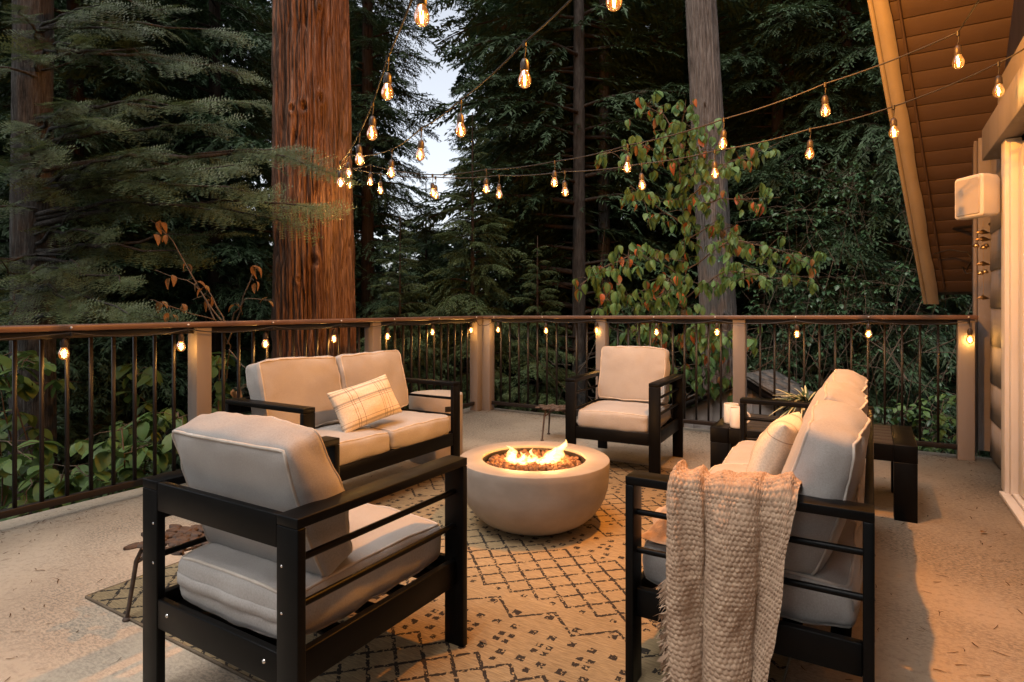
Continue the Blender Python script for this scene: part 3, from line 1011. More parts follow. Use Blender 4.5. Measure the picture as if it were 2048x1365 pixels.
    for i in range(260):
        j = int(rg.uniform(L * 0.66, L * 0.97))
        if rg.random() < 0.7:
            p = P[0, j]; out = -U * 1.0
        else:
            p = P[int(rg.integers(0, n)), L - 1]; out = np.array([0, 0, -0.4])
        d = out * rg.uniform(0.3, 1) + np.array([0, 0, -1.0]) * rg.uniform(0.5, 1.2) - V * rg.uniform(-0.3, 0.4)
        d = d / np.linalg.norm(d) * rg.uniform(0.018, 0.045)
        sd = np.cross(d, V); sd = sd / (np.linalg.norm(sd) + 1e-9) * 0.0016
        fr.add(np.array([p - sd, p + sd, p + d * 0.6 + sd * 0.6 + rg.normal(0, 0.004, 3), p + d]) - loc, [(0, 1, 2), (0, 2, 3)])
    fr.build('fringe', M_knit, t)['kind'] = 'stuff'
    # the gathered fluffy end lying on the seat
    n2 = 70
    uu = np.linspace(0, 1, n2)
    G, H = np.meshgrid(uu, uu, indexing='ij')
    rr = np.clip(1 - (2 * G - 1) ** 4, 0, 1) * np.clip(1 - (2 * H - 1) ** 4, 0, 1)
    q = np.stack([G.ravel() * 5, H.ravel() * 5, np.full(G.size, 3.0)], -1)
    zz = 0.435 + rr * (0.045 + 0.040 * np.abs(fbm(q, 3)).reshape(G.shape) + 0.03 * np.exp(-((G - 0.75) / 0.2) ** 2))
    q2 = np.stack([G.ravel() * 40, H.ravel() * 40, np.zeros(G.size)], -1)
    zz = zz + rr * 0.006 * noise(q2).reshape(G.shape)
    aa = 3.238 + 0.30 * G + 0.02 * np.sin(6 * H)
    b2 = 3.925 - 0.30 * H + 0.03 * np.sin(5 * G)
    P2 = O + aa[..., None] * U - b2[..., None] * V + np.array([0, 0, 1.0]) * zz[..., None]
    MB().grid((P2 - loc)[::-1]).build('gathered_end', M_knit, t, smooth=True)
blanket()

# ------------------------------------------------------------------ rug
def rug():
    t = MB().span((1.195, -4.58, 0.0005), (3.64, -1.50, 0.009))
    r = placed(t.build('area_rug', M_rug))
    tag(r, 'tan woven area rug with black diamond lattice under the seating', 'rug')
    e = MB()
    for lo, hi in (((1.19, -4.5855, 0.0), (3.645, -4.5805, 0.0105)), ((1.19, -1.4995, 0.0), (3.645, -1.4945, 0.0105)), ((1.189, -4.58, 0.0), (1.1945, -1.50, 0.0105)), ((3.6405, -4.58, 0.0), (3.646, -1.50, 0.0105))):
        e.span(lo, hi)
    e.build('binding', M_rug_edge, r)
rug()

# ------------------------------------------------------------------ fire bowl
def fire():
    c = np.array([0.1175, 3.205, 0.0095])
    t = thing('fire_bowl', 'round concrete fire bowl with lava rocks and burning flames on the rug', 'fire bowl', c)
    zr, Ro, Ri = 0.35, 0.40, 0.276
    prof = [(0.0, 0.0), (0.165, 0.0), (0.19, 0.004), (0.235, 0.018), (0.285, 0.045), (0.325, 0.08), (0.355, 0.12), (0.377, 0.165), (0.390, 0.21), (0.3965, 0.26), (0.399, 0.31), (0.4, 0.343), (0.398, 0.349), (0.394, zr + 0.001),
            (Ri + 0.006, zr + 0.001), (Ri + 0.001, zr - 0.001), (Ri, zr - 0.006), (Ri, 0.27), (0.0, 0.27)]
    MB().lathe(prof, 96).build('bowl', M_bowl, t, smooth=True, angle=30)
    MB().lathe([(Ri - 0.001, zr - 0.012), (Ri - 0.012, zr - 0.012), (Ri - 0.014, zr - 0.05), (0.0, zr - 0.05)], 72).build('burner_pan', M_pan, t, smooth=True, angle=30)
    rg = np.random.default_rng(11)
    mes = []
    for v in range(6):
        n1, n2 = 6, 9
        th = np.linspace(0.0, np.pi, n1); ph = np.linspace(0, 2 * np.pi, n2, endpoint=False)
        A, B = np.meshgrid(th, ph, indexing='ij')
        P = np.stack([np.sin(A) * np.cos(B), np.sin(A) * np.sin(B), np.cos(A)], -1)
        f = P.reshape(-1, 3)
        f = f * (1 + 0.32 * noise(f * 1.9 + v * 7.7))[:, None]
        f = f * np.array([1.1, 0.9, 0.8])
        mes.append(MB().grid(f.reshape(n1, n2, 3)[::-1], wrap=True).mesh('lava_rock', M_lava, True, 50))
    pts = []
    for k in range(9000):
        r = (Ri - 0.03) * math.sqrt(rg.random()); a = rg.uniform(0, 2 * np.pi)
        p = np.array([r * math.cos(a), r * math.sin(a)])
        if all(np.hypot(*(p - q)) > 0.0245 for q in pts):
            pts.append(p)
        if len(pts) > 235: break
    for i, p in enumerate(pts):
        o = obj('lava_rock', mes[i % 6], t)
        sc = rg.uniform(0.014, 0.021)
        o.location = (p[0], p[1], zr - 0.040 + rg.uniform(0, 0.014))
        o.scale = (sc, sc, sc)
        o.rotation_euler = tuple(rg.uniform(0, 6.28, 3))
    def flame(x, y, h, r, lean, seed):
        n1, n2 = 30, 16
        s = np.linspace(0, 1, n1)
        rad = r * (np.sin(np.pi * np.clip(s, 0, 1) ** 0.62) ** 0.8 * (1 - s) ** 0.35 + 0.02)
        ph = np.linspace(0, 2 * np.pi, n2, endpoint=False)
        S, B = np.meshgrid(s, ph, indexing='ij')
        cx = x + lean[0] * s ** 1.6 + 0.016 * np.sin(s * 9 + seed) * s
        cyy = y + lean[1] * s ** 1.6 + 0.012 * np.cos(s * 8 + seed) * s
        Rr = rad[:, None] * np.ones_like(B)
        nz = fbm(np.stack([np.cos(B).ravel() * 1.3 + seed, np.sin(B).ravel() * 1.3, S.ravel() * 4.5], -1), 3).reshape(S.shape)
        Rr = Rr * (1 + 0.70 * nz)
        P = np.stack([cx[:, None] + Rr * np.cos(B), cyy[:, None] + Rr * np.sin(B) * 0.7, zr - 0.035 + h * S + 0.0 * B], -1)
        MB().grid(P, wrap=True).build('flame', M_flame, t, smooth=True).visible_shadow = True
    for q in ((-0.105, -0.03, 0.10, 0.040, (-0.035, 0.01), 1), (-0.075, -0.05, 0.075, 0.036, (0.02, 0), 2), (-0.12, -0.01, 0.070, 0.028, (0.0, 0.01), 8), (-0.03, -0.04, 0.055, 0.030, (0.02, 0), 3), (0.0, -0.02, 0.082, 0.024, (-0.012, 0), 4),
              (0.03, -0.05, 0.05, 0.030, (0.02, 0), 5), (0.075, 0.0, 0.085, 0.040, (0.03, 0.0), 6), (0.10, 0.0, 0.125, 0.042, (0.075, 0.01), 7), (0.055, -0.03, 0.06, 0.030, (0.03, 0), 9), (-0.05, 0.02, 0.05, 0.026, (0.01, 0), 10)):
        flame(q[0], q[1], q[2] * 1.05, q[3] * 1.05, q[4], q[5])
    for x, p in ((-0.09, 2.4), (0.09, 2.7)):
        ld = bpy.data.lights.new('fire_light', 'POINT')
        ld.energy = p
        ld.color = (1.0, 0.46, 0.13)
        ld.shadow_soft_size = 0.05
        lo = bpy.data.objects.new('fire_light', ld)
        COL.objects.link(lo)
        lo.parent = t
        lo.location = (x, -0.02, zr + 0.05)
fire()

# ------------------------------------------------------------------ table, mugs, plant, drum, stools
def table():
    t = thing('coffee_table', 'low black slatted table behind the long sofa with mugs on it', 'table', D(3.0, 1.88), TH)
    Wt, Dt, Ht = 1.085, 0.66, 0.413
    for x0, x1 in ((0, 0.11), (Wt - 0.11, Wt)):
        MB().span((x0, 0, Ht - 0.095), (x1, Dt, Ht)).build('end_frame', M_black, t, bevel=0.003)
        for y0, y1 in ((0, 0.09), (Dt - 0.09, Dt)):
            MB().span((x0 + 0.001, y0 + 0.001, 0), (x1 - 0.001, y1 - 0.001, Ht - 0.0955)).build('leg', M_black, t, bevel=0.003)
    MB().span((0.1105, 0.003, Ht - 0.095), (Wt - 0.1105, 0.028, Ht - 0.004)).build('apron', M_black, t, bevel=0.003)
    MB().span((0.1105, Dt - 0.028, Ht - 0.095), (Wt - 0.1105, Dt - 0.003, Ht - 0.004)).build('apron', M_black, t, bevel=0.003)
    ns = 6
    w_ = (Dt - 0.060) / ns
    for i in range(ns):
        MB().span((0.111, 0.030 + i * w_ + 0.002, Ht - 0.024), (Wt - 0.111, 0.030 + (i + 1) * w_ - 0.002, Ht - 0.003)).build('plank', M_plank, t, bevel=0.002)
table()

def mug(label, loc, rz):
    t = thing('coffee_mug', label, 'mug', loc, rz, 'cream coffee mugs on the black table')
    r, h = 0.046, 0.125
    MB().lathe([(0.0, 0.0), (r * 0.9, 0.0), (r * 0.97, 0.004), (r, 0.012), (r, h - 0.003), (r - 0.002, h), (r - 0.005, h - 0.002), (r - 0.005, 0.01), (0, 0.008)], 40).build('cup', M_mug, t, smooth=True, angle=50)
    a = np.linspace(-np.pi / 2, np.pi / 2, 14)
    MB().tube(np.stack([r - 0.003 + 0.030 * np.cos(a), np.zeros(14), h * 0.5 + 0.034 * np.sin(a)], -1), 0.006, 8).build('handle', M_mug, t, smooth=True)
p1 = px(1475, 854, 3.738); p2 = px(1471, 842, 3.87)
mug('front cream mug on the black table nearest the long sofa arm', (p1[0], p1[1], 0.4135), R(-12))
mug('cream mug half hidden behind the other mug on the black table', (p2[0] - 0.02, p2[1] + 0.02, 0.4135), R(20))

def plant():
    loc = D(3.0 + 0.50, 1.88 - 0.53, 0.412)
    t = thing('potted_plant', 'variegated potted plant with striped leaves on the table behind the long sofa', 'plant', loc)
    MB().lathe([(0, 0), (0.05, 0), (0.056, 0.01), (0.066, 0.09), (0.07, 0.092), (0.07, 0.105), (0.063, 0.105), (0.06, 0.09), (0, 0.09)], 28).build('pot', M_speaker, t, smooth=True, angle=40)
    rg = np.random.default_rng(3)
    mes = []
    for v in range(4):
        L, n = 0.17, 9
        s = np.linspace(0, 1, n)
        wd = 0.0125 * np.sin(np.pi * s ** 0.8) + 0.0008
        bend = 0.05 + 0.03 * v
        cx = L * s; cz = -bend * s ** 2 * 1.3
        P = np.stack([np.stack([cx, k * wd, cz + abs(k) * 0.004], -1) for k in (-1, 0, 1)], 1)
        mes.append(MB().grid(P).mesh('leaf', M_varieg, True))
    for i in range(85):
        o = obj('leaf', mes[i % 4], t)
        az = rg.uniform(0, 2 * np.pi); el = rg.uniform(0.1, 1.15)
        o.location = (0.02 * math.cos(az), 0.02 * math.sin(az), 0.10 + rg.uniform(0, 0.02))
        o.rotation_euler = (rg.uniform(-0.5, 0.5), -el, az)
        s = rg.uniform(0.7, 1.1)
        o.scale = (s, s * 1.15, s)
plant()

def drum():
    c = np.array([-0.588, 4.64, 0.0])
    t = thing('drum_table', 'round concrete drum side table with handle slot behind the two-seat sofa', 'side table', c, R(10))
    r, h = 0.206, 0.50
    n = 64
    # plain side wall; a dark strip on it paints the handle slot's shade
    prof = [(0, 0), (r - 0.004, 0), (r, 0.005), (r, 0.36)]
    MB().lathe([(0, 0), (r - 0.004, 0), (r, 0.004), (r, h - 0.006), (r - 0.002, h - 0.002), (r - 0.006, h), (0, h)], n).build('drum', M_bowl, t, smooth=True, angle=35)
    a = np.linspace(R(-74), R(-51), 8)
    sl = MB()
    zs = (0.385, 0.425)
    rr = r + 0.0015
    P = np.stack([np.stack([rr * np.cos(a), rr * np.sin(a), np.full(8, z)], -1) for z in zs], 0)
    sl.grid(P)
    sl.build('handle_slot_shade', M_wire, t)
drum()

def stool(label, loc, rz, seed):
    t = thing('metal_stool', label, 'stool', loc, rz, 'low rusty iron stools with leaf shaped tops')
    H, Rr = 0.285, 0.150
    rg = np.random.default_rng(seed)
    def petal(cx, cy, az, L, w, z):
        n = 7
        s = np.linspace(0, 1, n)
        wd = w * np.sin(np.pi * (0.08 + 0.84 * s) ** 0.8)
        ca, sa = math.cos(az), math.sin(az)
        rows = []
        for k, zz in ((-1, 0.0), (-0.6, 0.007), (0, 0.005), (0.6, 0.007), (1, 0.0)):
            lx = L * s; ly = k * wd
            rows.append(np.stack([cx + ca * lx - sa * ly, cy + sa * lx + ca * ly, np.full(n, z + zz)], -1))
        up = np.stack(rows, 1)
        b = MB().grid(up)
        dn_ = up.copy(); dn_[..., 2] = z - 0.004
        b.grid(dn_[::-1])
        b.grid(np.stack([up[:, 0], dn_[:, 0]], 0)).grid(np.stack([dn_[:, -1], up[:, -1]], 0))
        return b
    k = 0
    for ring, m in ((0.0, 1), (0.078, 5), (0.124, 8)):
        for i in range(m):
            a = 2 * np.pi * i / m + ring * 9
            cx, cy = ring * math.cos(a), ring * math.sin(a)
            for j in range(4 if ring < 0.05 else 3):
                az = a + 2 * np.pi * j / 4 + rg.uniform(-0.3, 0.3) + 0.6
                petal(cx, cy, az, rg.uniform(0.046, 0.060), 0.021, H - 0.012 + rg.uniform(-0.003, 0.004) + (0.003 if j % 2 else 0)).build('petal', M_rust, t, smooth=True, angle=50)
    an = np.linspace(0, 2 * np.pi, 40, endpoint=False)
    MB().tube(np.stack([0.115 * np.cos(an), 0.115 * np.sin(an), np.full(40, H - 0.020)], -1), 0.005, 6, closed=True).build('hoop', M_rust, t, smooth=True)
    for i in range(3):
        a = 2 * np.pi * i / 3 + 0.35
        ca, sa = math.cos(a), math.sin(a)
        MB().tube([(0.112 * ca, 0.112 * sa, H - 0.018), (0.135 * ca, 0.135 * sa, H - 0.07), (0.165 * ca, 0.165 * sa, 0.008)], [0.008, 0.0085, 0.0075], 8).build('leg', M_rust, t, smooth=True)
        MB().lathe([(0, 0), (0.014, 0), (0.016, 0.004), (0.013, 0.011), (0, 0.013)], 12, (0.165 * ca, 0.165 * sa, 0)).build('foot', M_rust, t, smooth=True)
        a2 = a + 2 * np.pi / 3
        s = np.linspace(0, 1, 12)
        q = np.stack([0.13 * (ca * (1 - s) + math.cos(a2) * s), 0.13 * (sa * (1 - s) + math.sin(a2) * s), H - 0.075 + 0.05 * np.sin(np.pi * s)], -1)
        MB().tube(q, 0.0055, 6).build('brace', M_rust, t, smooth=True)
    return t
stool('rusty iron stool beside the armchair that is turned away', (-1.275, 2.29, 0.0), R(186), 1)
stool('small rusty iron stool left of the far armchair', (0.38, 5.36, 0.0), R(205), 2)
#@@LIGHTS
# ------------------------------------------------------------------ string lights
sock_me = MB().lathe([(0.003, 0.030), (0.010, 0.026), (0.0145, 0.018), (0.0175, 0.010), (0.0180, -0.018), (0.0165, -0.022), (0.0, -0.022)], 14).mesh('socket', M_socket, True, 40)
glass_me = MB().lathe([(0.0140, -0.020), (0.0155, -0.027), (0.0205, -0.038), (0.0250, -0.051), (0.0258, -0.061), (0.0235, -0.073), (0.017, -0.083), (0.008, -0.0885), (0.0005, -0.0895)], 20).mesh('glass_bulb', M_glass, True)
fb = MB()
for dx in (-0.0042, 0.0042):
    fb.tube([(dx, 0, -0.038), (dx * 1.3, 0, -0.058), (dx * 0.6, 0, -0.080)], 0.0016, 5)
fil_me = fb.mesh('filament', M_fil)
LAMP_C = (1.0, 0.57, 0.19)
def lamp_data(e):
    ld = bpy.data.lights.new('bulb_light', 'POINT')
    ld.energy = e
    ld.color = LAMP_C
    ld.shadow_soft_size = 0.02
    return ld
light_cache = {}
def bulb(parent, p, e, top, tilt=(0, 0), hook=None):
    """p: centre of the glass; top: where the pigtail meets the cord"""
    s = obj('socket', sock_me, parent)
    s.location = (p[0], p[1], p[2] + 0.062)
    s.rotation_euler = (tilt[0], tilt[1], random.uniform(0, 6))
    g = obj('glass_bulb', glass_me, s)
    f = obj('filament', fil_me, s)
    f.rotation_euler = (0, 0, random.uniform(-0.5, 0.5))
    if top is not None:
        q = np.array([[p[0], p[1], p[2] + 0.098], [(p[0] + top[0]) / 2 + 0.004, (p[1] + top[1]) / 2, (p[2] + 0.098 + top[2]) / 2], top])
        MB().tube(q, 0.0032, 6).build('pigtail', M_wire, parent, smooth=True)
        MB().tube([q[-1] + np.array([0, 0, -0.018]), q[-1] + np.array([0, 0, 0.006])], 0.0085, 8).build('cord_joint', M_wire, parent, smooth=True)
    if hook is not None:
        MB().lathe([(0.0, 0.006), (0.005, 0.004), (0.0065, 0), (0.005, -0.004), (0, -0.006)], 10, hook).build('hook', M_hook, parent, smooth=True)
    if e > 0:
        if e not in light_cache: light_cache[e] = lamp_data(e)
        lo = bpy.data.objects.new('bulb_light', light_cache[e])
        COL.objects.link(lo)
        lo.parent = parent
        lo.location = (p[0], p[1], p[2] - 0.004)

TRUNK = np.array([-1.78, 5.62])
def strand(label, end, bulbs, e, extra=None, start_z=None):
    t = thing('string_lights', label, 'string lights', (0, 0, 0), 0, 'overhead string lights tied to the cedar')
    E2 = np.array(end, float)
    d = E2 - TRUNK
    tops = []
    for (bx, by) in bulbs:
        k = (bx - 1024.0) / F
        s = (k * TRUNK[1] - TRUNK[0]) / (d[0] - k * d[1])
        q = TRUNK + s * d
        p = px(bx, by, q[1])
        top = p + np.array([0, 0, 0.155])
        tops.append(top)
        bulb(t, p, e * 3.4 if bx < 700 else e, top, (random.uniform(-0.08, 0.08), random.uniform(-0.08, 0.08)))
    pts = [px(676, 344, TRUNK[1] + 0.06)] + tops
    if extra is not None: pts += [np.array(x, float) for x in extra]
    pts = np.array(pts)
    # smooth cord with a slight sag between lamps
    out = []
    for i in range(len(pts) - 1):
        L = np.linalg.norm(pts[i + 1] - pts[i])
        for s in np.linspace(0, 1, 9)[:-1]:
            q = pts[i] * (1 - s) + pts[i + 1] * s
            q = q + np.array([0, 0, -0.022 * L * 4 * s * (1 - s)])
            out.append(q)
    out.append(pts[-1])
    MB().tube(out, 0.0042, 6).build('cord', M_wire, t, smooth=True)
    return t

EO = 1.0
strand('string lights rising from the cedar towards the upper left of the sky gap', (-0.302, 2.0), [(681, 368), (718, 322), (745, 270), (775, 188), (843, 36)], EO,
       [(-0.05, 1.3, 2.55), (0.4, 0.2, 3.0)])
strand('string lights crossing the middle of the view from cedar to above the fire bowl', (0.325, 1.9), [(697, 348), (783, 348), (842, 312), (921, 264), (1049, 163), (1229, 5)], EO,
       [(0.75, 1.2, 2.75), (1.5, -0.4, 3.2)])
strand('upper string lights running from the cedar to the soffit at right', (2.23, 3.0), [(699, 372), (741, 366), (865, 388), (972, 380), (1109, 367), (1255, 338), (1447, 290), (1650, 224), (1916, 127)], EO,
       [D(4.45, 3.0, 2.75)])
strand('lower string lights running from the cedar to the barge board and header beam', (2.58, 3.18), [(686, 366), (761, 383), (871, 392), (998, 391), (1129, 386), (1283, 373), (1429, 350), (1620, 310), (1787, 268), (1997, 185)], EO,
       [D(4.56, 1.75, 2.50)])

# rail lights: one cord hung under the cap rail on both sides
def rail_lights():
    t = thing('string_lights', 'string of warm bulbs hanging along the deck railing under its cap', 'string lights')
    cord = []
    TM = Matrix.Translation(tuple(O)) @ Matrix.Rotation(TH, 4, 'Z')
    W = lambda q: np.array(TM @ Vector(tuple(float(c) for c in q)))
    L1 = [(128, 4.17, 710), (362, 3.51, 695), (531, 2.87, 690), (668, 2.207, 680), (775, 1.56, 675), (865, 0.89, 666), (942, 0.22, 662)]
    for bx, b, by in L1:
        w_ = W(Ll(b, 0.088, ztl(b) - 0.045))
        bulb(t, px(bx, by, w_[1]), 1.1, w_, hook=w_ + np.array([0, 0, 0.030]))
        cord.append(w_)
    cord.append(W((0.10, -0.14, ztl(0) - 0.10)))
    L2 = [(996, 0.232, 661), (1092, 0.847, 663), (1193, 1.42, 662), (1313, 2.066, 666), (1434, 2.64, 666), (1594, 3.31, 670), (1737, 3.85, 670), (1940, 4.50, 681)]
    for bx, a, by in L2:
        w_ = W(Lf(a, 0.088, ztf(a) - 0.045))
        bulb(t, px(bx, by, w_[1]), 1.1, w_, hook=w_ + np.array([0, 0, 0.030]))
        cord.append(w_)
    first = W(Ll(5.6, 0.088, ztl(5.6) - 0.05))
    cord = [first] + cord
    out = []
    for i in range(len(cord) - 1):
        for s in np.linspace(0, 1, 9)[:-1]:
            q = cord[i] * (1 - s) + cord[i + 1] * s
            out.append(q + np.array([0, 0, -0.03 * 4 * s * (1 - s)]))
    out.append(cord[-1])
    MB().tube(out, 0.0038, 6).build('cord', M_wire, t, smooth=True)
rail_lights()

# a larger bulb on the same overhead net, just above the frame, that throws the long shadows
def pendant():
    p = np.array([0.92, 2.60, 2.98])
    t = thing('pendant_lamp', 'large warm bulb hung on a cord above the seating', 'lamp', (0, 0, 0))
    MB().tube([p + np.array([0, 0, 0.10]), p + np.array([0.005, 0, 0.5]), D(3.75, 3.6, 6.4)], 0.005, 6).build('cord', M_wire, t, smooth=True)
    s = obj('socket', sock_me, t); s.location = tuple(p + np.array([0, 0, 0.062])); s.scale = (1.6,) * 3
    g = obj('glass_bulb', glass_me, s)
    f = obj('filament', fil_me, s)
    ld = lamp_data(300.0)
    ld.color = (1.0, 0.41, 0.06)
    ld.shadow_soft_size = 0.03
    lo = bpy.data.objects.new('bulb_light', ld)
    COL.objects.link(lo)
    lo.parent = t
    lo.location = tuple(p + np.array([0, 0, -0.02]))
pendant()
#@@FOREST
# ------------------------------------------------------------------ forest
def trunk_grid(x, y, z0, z1, r0, r1, lean=(0, 0), nr=24, nz=40, amp=0.02, fr=(6, 0.5), seed=0, flare=0.0, knots=()):
    z = np.linspace(z0, z1, nz)
    s = (z - z0) / (z1 - z0)
    ang = np.linspace(0, 2 * np.pi, nr, endpoint=False)
    A, Z = np.meshgrid(ang, z)
    S = np.meshgrid(ang, s)[1]
    r = r0 + (r1 - r0) * S + flare * np.exp(-(Z - z0) / 0.9)
    q = np.stack([np.cos(A).ravel() * fr[0], np.sin(A).ravel() * fr[0] + seed, Z.ravel() * fr[1]], -1)
    q[:, :2] += 0.42 * np.stack([noise(np.stack([A.ravel() * 2, Z.ravel() * 1.7, A.ravel() * 0 + k], -1)) for k in (1.5, 8.5)], -1)
    n1 = noise(q * 0.45).reshape(A.shape)
    n2 = noise(q * 1.2 + 3).reshape(A.shape)
    n3 = noise(q * 2.6 + 9).reshape(A.shape)
    g2 = np.minimum(1, np.abs(n2) * 4.0) ** 0.7
    g3 = np.minimum(1, np.abs(n3) * 3.2) ** 0.7
    n4 = noise(q * np.array([6, 6, 3.0]) + 5).reshape(A.shape)
    r = r + amp * (g2 * 0.75 + g3 * 0.5 + 0.55 * n1 + 0.12 * n4 - 0.9)
    for ka, kz, kr in knots:
        d = np.hypot(((A - ka + np.pi) % (2 * np.pi) - np.pi) * r0, (Z - kz) * 0.8)
        r = r + 0.022 * np.exp(-((d - kr) / (kr * 0.6)) ** 2) - 0.06 * np.exp(-(d / (kr * 0.55)) ** 2)
    P = np.stack([x + lean[0] * (Z - 1.0) + r * np.cos(A), y + lean[1] * (Z - 1.0) + r * np.sin(A), Z], -1)
    return P

def tree_root(name, label, x, y, z0, group='trees beyond the railing', cat='tree'):
    return thing(name, label, cat, (x, y, z0), 0, group)

def spray_fine(seed, L=0.34, nt=5, needle=0.040, step=0.024):
    """flat fir spray: stem, side twigs, single needles"""
    rg = np.random.default_rng(seed)
    V_, T_ = [], []
    def tri(a, b, c):
        n = len(V_)
        V_.extend([a, b, c]); T_.append((n, n + 1, n + 2))
    def twig(p, d, ln):
        d = d / np.linalg.norm(d)
        sd = np.array([-d[1], d[0], 0])
        m = max(3, int(ln / step))
        for i in range(m):
            q = p + d * ln * (i + 0.5) / m + np.array([0, 0, -0.10 * ln * ((i + 0.5) / m) ** 2])
            for s in (-1, 1):
                nd = sd * s * 0.85 + d * 0.55 + np.array([0, 0, rg.uniform(-0.1, 0.45)])
                nl = needle * rg.uniform(0.75, 1.15) * (1 - 0.35 * (i / m))
                nd = nd / np.linalg.norm(nd) * nl
                w_ = d * 0.0056
                tri(q - w_, q + w_, q + nd)
        w_ = sd * 0.0022
        tri(p - w_, p + w_, p + d * ln + np.array([0, 0, -0.10 * ln]))
    twig(np.zeros(3), np.array([1.0, 0, 0.0]), L)
    for i in range(nt):
        s = 0.12 + 0.78 * i / (nt - 1)
        for sg in (-1, 1):
            ln = L * 0.52 * (1 - 0.75 * s) * rg.uniform(0.8, 1.15) + 0.03
            a = sg * R(rg.uniform(42, 55))
            twig(np.array([L * s, 0, -0.10 * L * s * s]), np.array([math.cos(a), math.sin(a), rg.uniform(-0.08, 0.05)]), ln)
    return np.array(V_), np.array(T_)

def spray_coarse(seed, nt=9, w=0.05, droop=0.25, lace=False):
    """unit-length spray: twigs as narrow ragged blades"""
    rg = np.random.default_rng(seed)
    V_, T_ = [], []
    def blade(p, d, ln, wd):
        d = d / np.linalg.norm(d)
        sd = np.array([-d[1], d[0], rg.uniform(-0.3, 0.3)])
        dn = np.array([0, 0, -droop * ln])
        n = len(V_)
        q1 = p + d * ln * 0.35 + dn * 0.2; q2 = p + d * ln * 0.68 + dn * 0.5; q3 = p + d * ln + dn
        V_.extend([p, q1 + sd * wd, q1 - sd * wd * 0.9, q2 + sd * wd * 0.75, q2 - sd * wd * 0.8, q3])
        T_.extend([(n, n + 2, n + 1), (n + 1, n + 2, n + 4), (n + 1, n + 4, n + 3), (n + 3, n + 4, n + 5)])
    blade(np.zeros(3), np.array([1.0, 0, 0]), 1.0, w * 0.7)
    for i in range(nt):
        s = 0.08 + 0.84 * i / (nt - 1)
        for sg in (-1, 1):
            ln = 0.5 * (1 - 0.72 * s) * rg.uniform(0.75, 1.2) + 0.06
            a = sg * R(rg.uniform(38, 60))
            p = np.array([s, 0, -droop * s * s])
            blade(p, np.array([math.cos(a), math.sin(a), rg.uniform(-0.25, 0.15)]), ln, w * rg.uniform(0.45, 0.9))
    return np.array(V_), np.array(T_)

FINE = [spray_fine(s) for s in range(4)]

def branch_template(seed, nbl, twig, tw, droop, sweep=0.55, lace=0.0, ntw=11):
    """unit-long branch: limb, side branchlets and many short needled twigs"""
    rg = np.random.default_rng(seed)
    Vv, Tt = [], []
    def blade(p, d, ln, wd):
        d = d / (np.linalg.norm(d) + 1e-9)
        sd = np.cross(d, np.array([rg.normal(0, 0.5), rg.normal(0, 0.5), 1.0]))
        sd /= np.linalg.norm(sd) + 1e-9
        n = len(Vv)
        m = p + d * ln * 0.45
        Vv.extend([p, m + sd * wd, m - sd * wd, p + d * ln + np.array([0, 0, -0.12 * ln])])
        Tt.extend([(n, n + 2, n + 1), (n + 1, n + 2, n + 3)])
    def axis(s): return np.array([s, 0.03 * math.sin(3 * s + seed), 0.06 * math.sin(3 * s) - droop * s * s])
    for i in range(nbl):
        s = 0.10 + 0.90 * (i + rg.random() * 0.7) / nbl
        sg = 1 if i % 2 else -1
        p = axis(min(s, 1.0))
        ln = sweep * (1.05 - 0.80 * s) * rg.uniform(0.6, 1.15) + 0.07
        a = sg * R(rg.uniform(35, 72)) * (1 - 0.35 * s)
        d = np.array([math.cos(a), math.sin(a), rg.uniform(-0.35, 0.12)]); d /= np.linalg.norm(d)
        k = max(4, int(ntw * ln / sweep) + 3)
        for j in range(k):
            u = (j + 0.5) / k
            q = p + d * ln * u + np.array([0, 0, -(0.28 + lace) * ln * u * u])
            for g in (-1, 1):
                b_ = math.atan2(d[1], d[0]) + g * R(rg.uniform(28, 62))
                e = np.array([math.cos(b_), math.sin(b_), d[2] - 0.15 - lace * 1.2 + rg.normal(0, 0.28)])
                blade(q, e, twig * rg.uniform(0.6, 1.3) * (1.1 - 0.5 * u), tw * rg.uniform(0.7, 1.3))
        blade(p + d * ln * 0.75 + np.array([0, 0, -(0.28 + lace) * ln * 0.56]), d + np.array([0, 0, -0.4]), ln * 0.35, tw)
    return np.array(Vv), np.array(Tt)

SPRUCE = [branch_template(s, 38, 0.075, 0.0078, 0.16, ntw=16) for s in range(5)]
CYP = [branch_template(30 + s, 32, 0.085, 0.0088, 0.30, 0.5, 0.35, ntw=15) for s in range(5)]
FARS = [branch_template(60 + s, 10, 0.20, 0.045, 0.22, 0.55, 0.1, 5) for s in range(4)]
BR_CACHE = {}
def branch_meshes(temps, key, mat, bark_):
    k = (key, mat.name)
    if k not in BR_CACHE:
        out = []
        for i, (tv, tt) in enumerate(temps):
            b = MB().add(tv, tt)
            ss = np.linspace(0, 1, 5)
            b.tube(np.stack([ss, 0.03 * np.sin(3 * ss + i), 0.06 * np.sin(3 * ss) - (0.16 if key == 'S' else 0.30) * ss ** 2], -1), np.linspace(0.016, 0.004, 5), 4, caps=False, mat=1)
            out.append(b.mesh('branch', [mat, bark_]))
        BR_CACHE[k] = out
    return BR_CACHE[k]

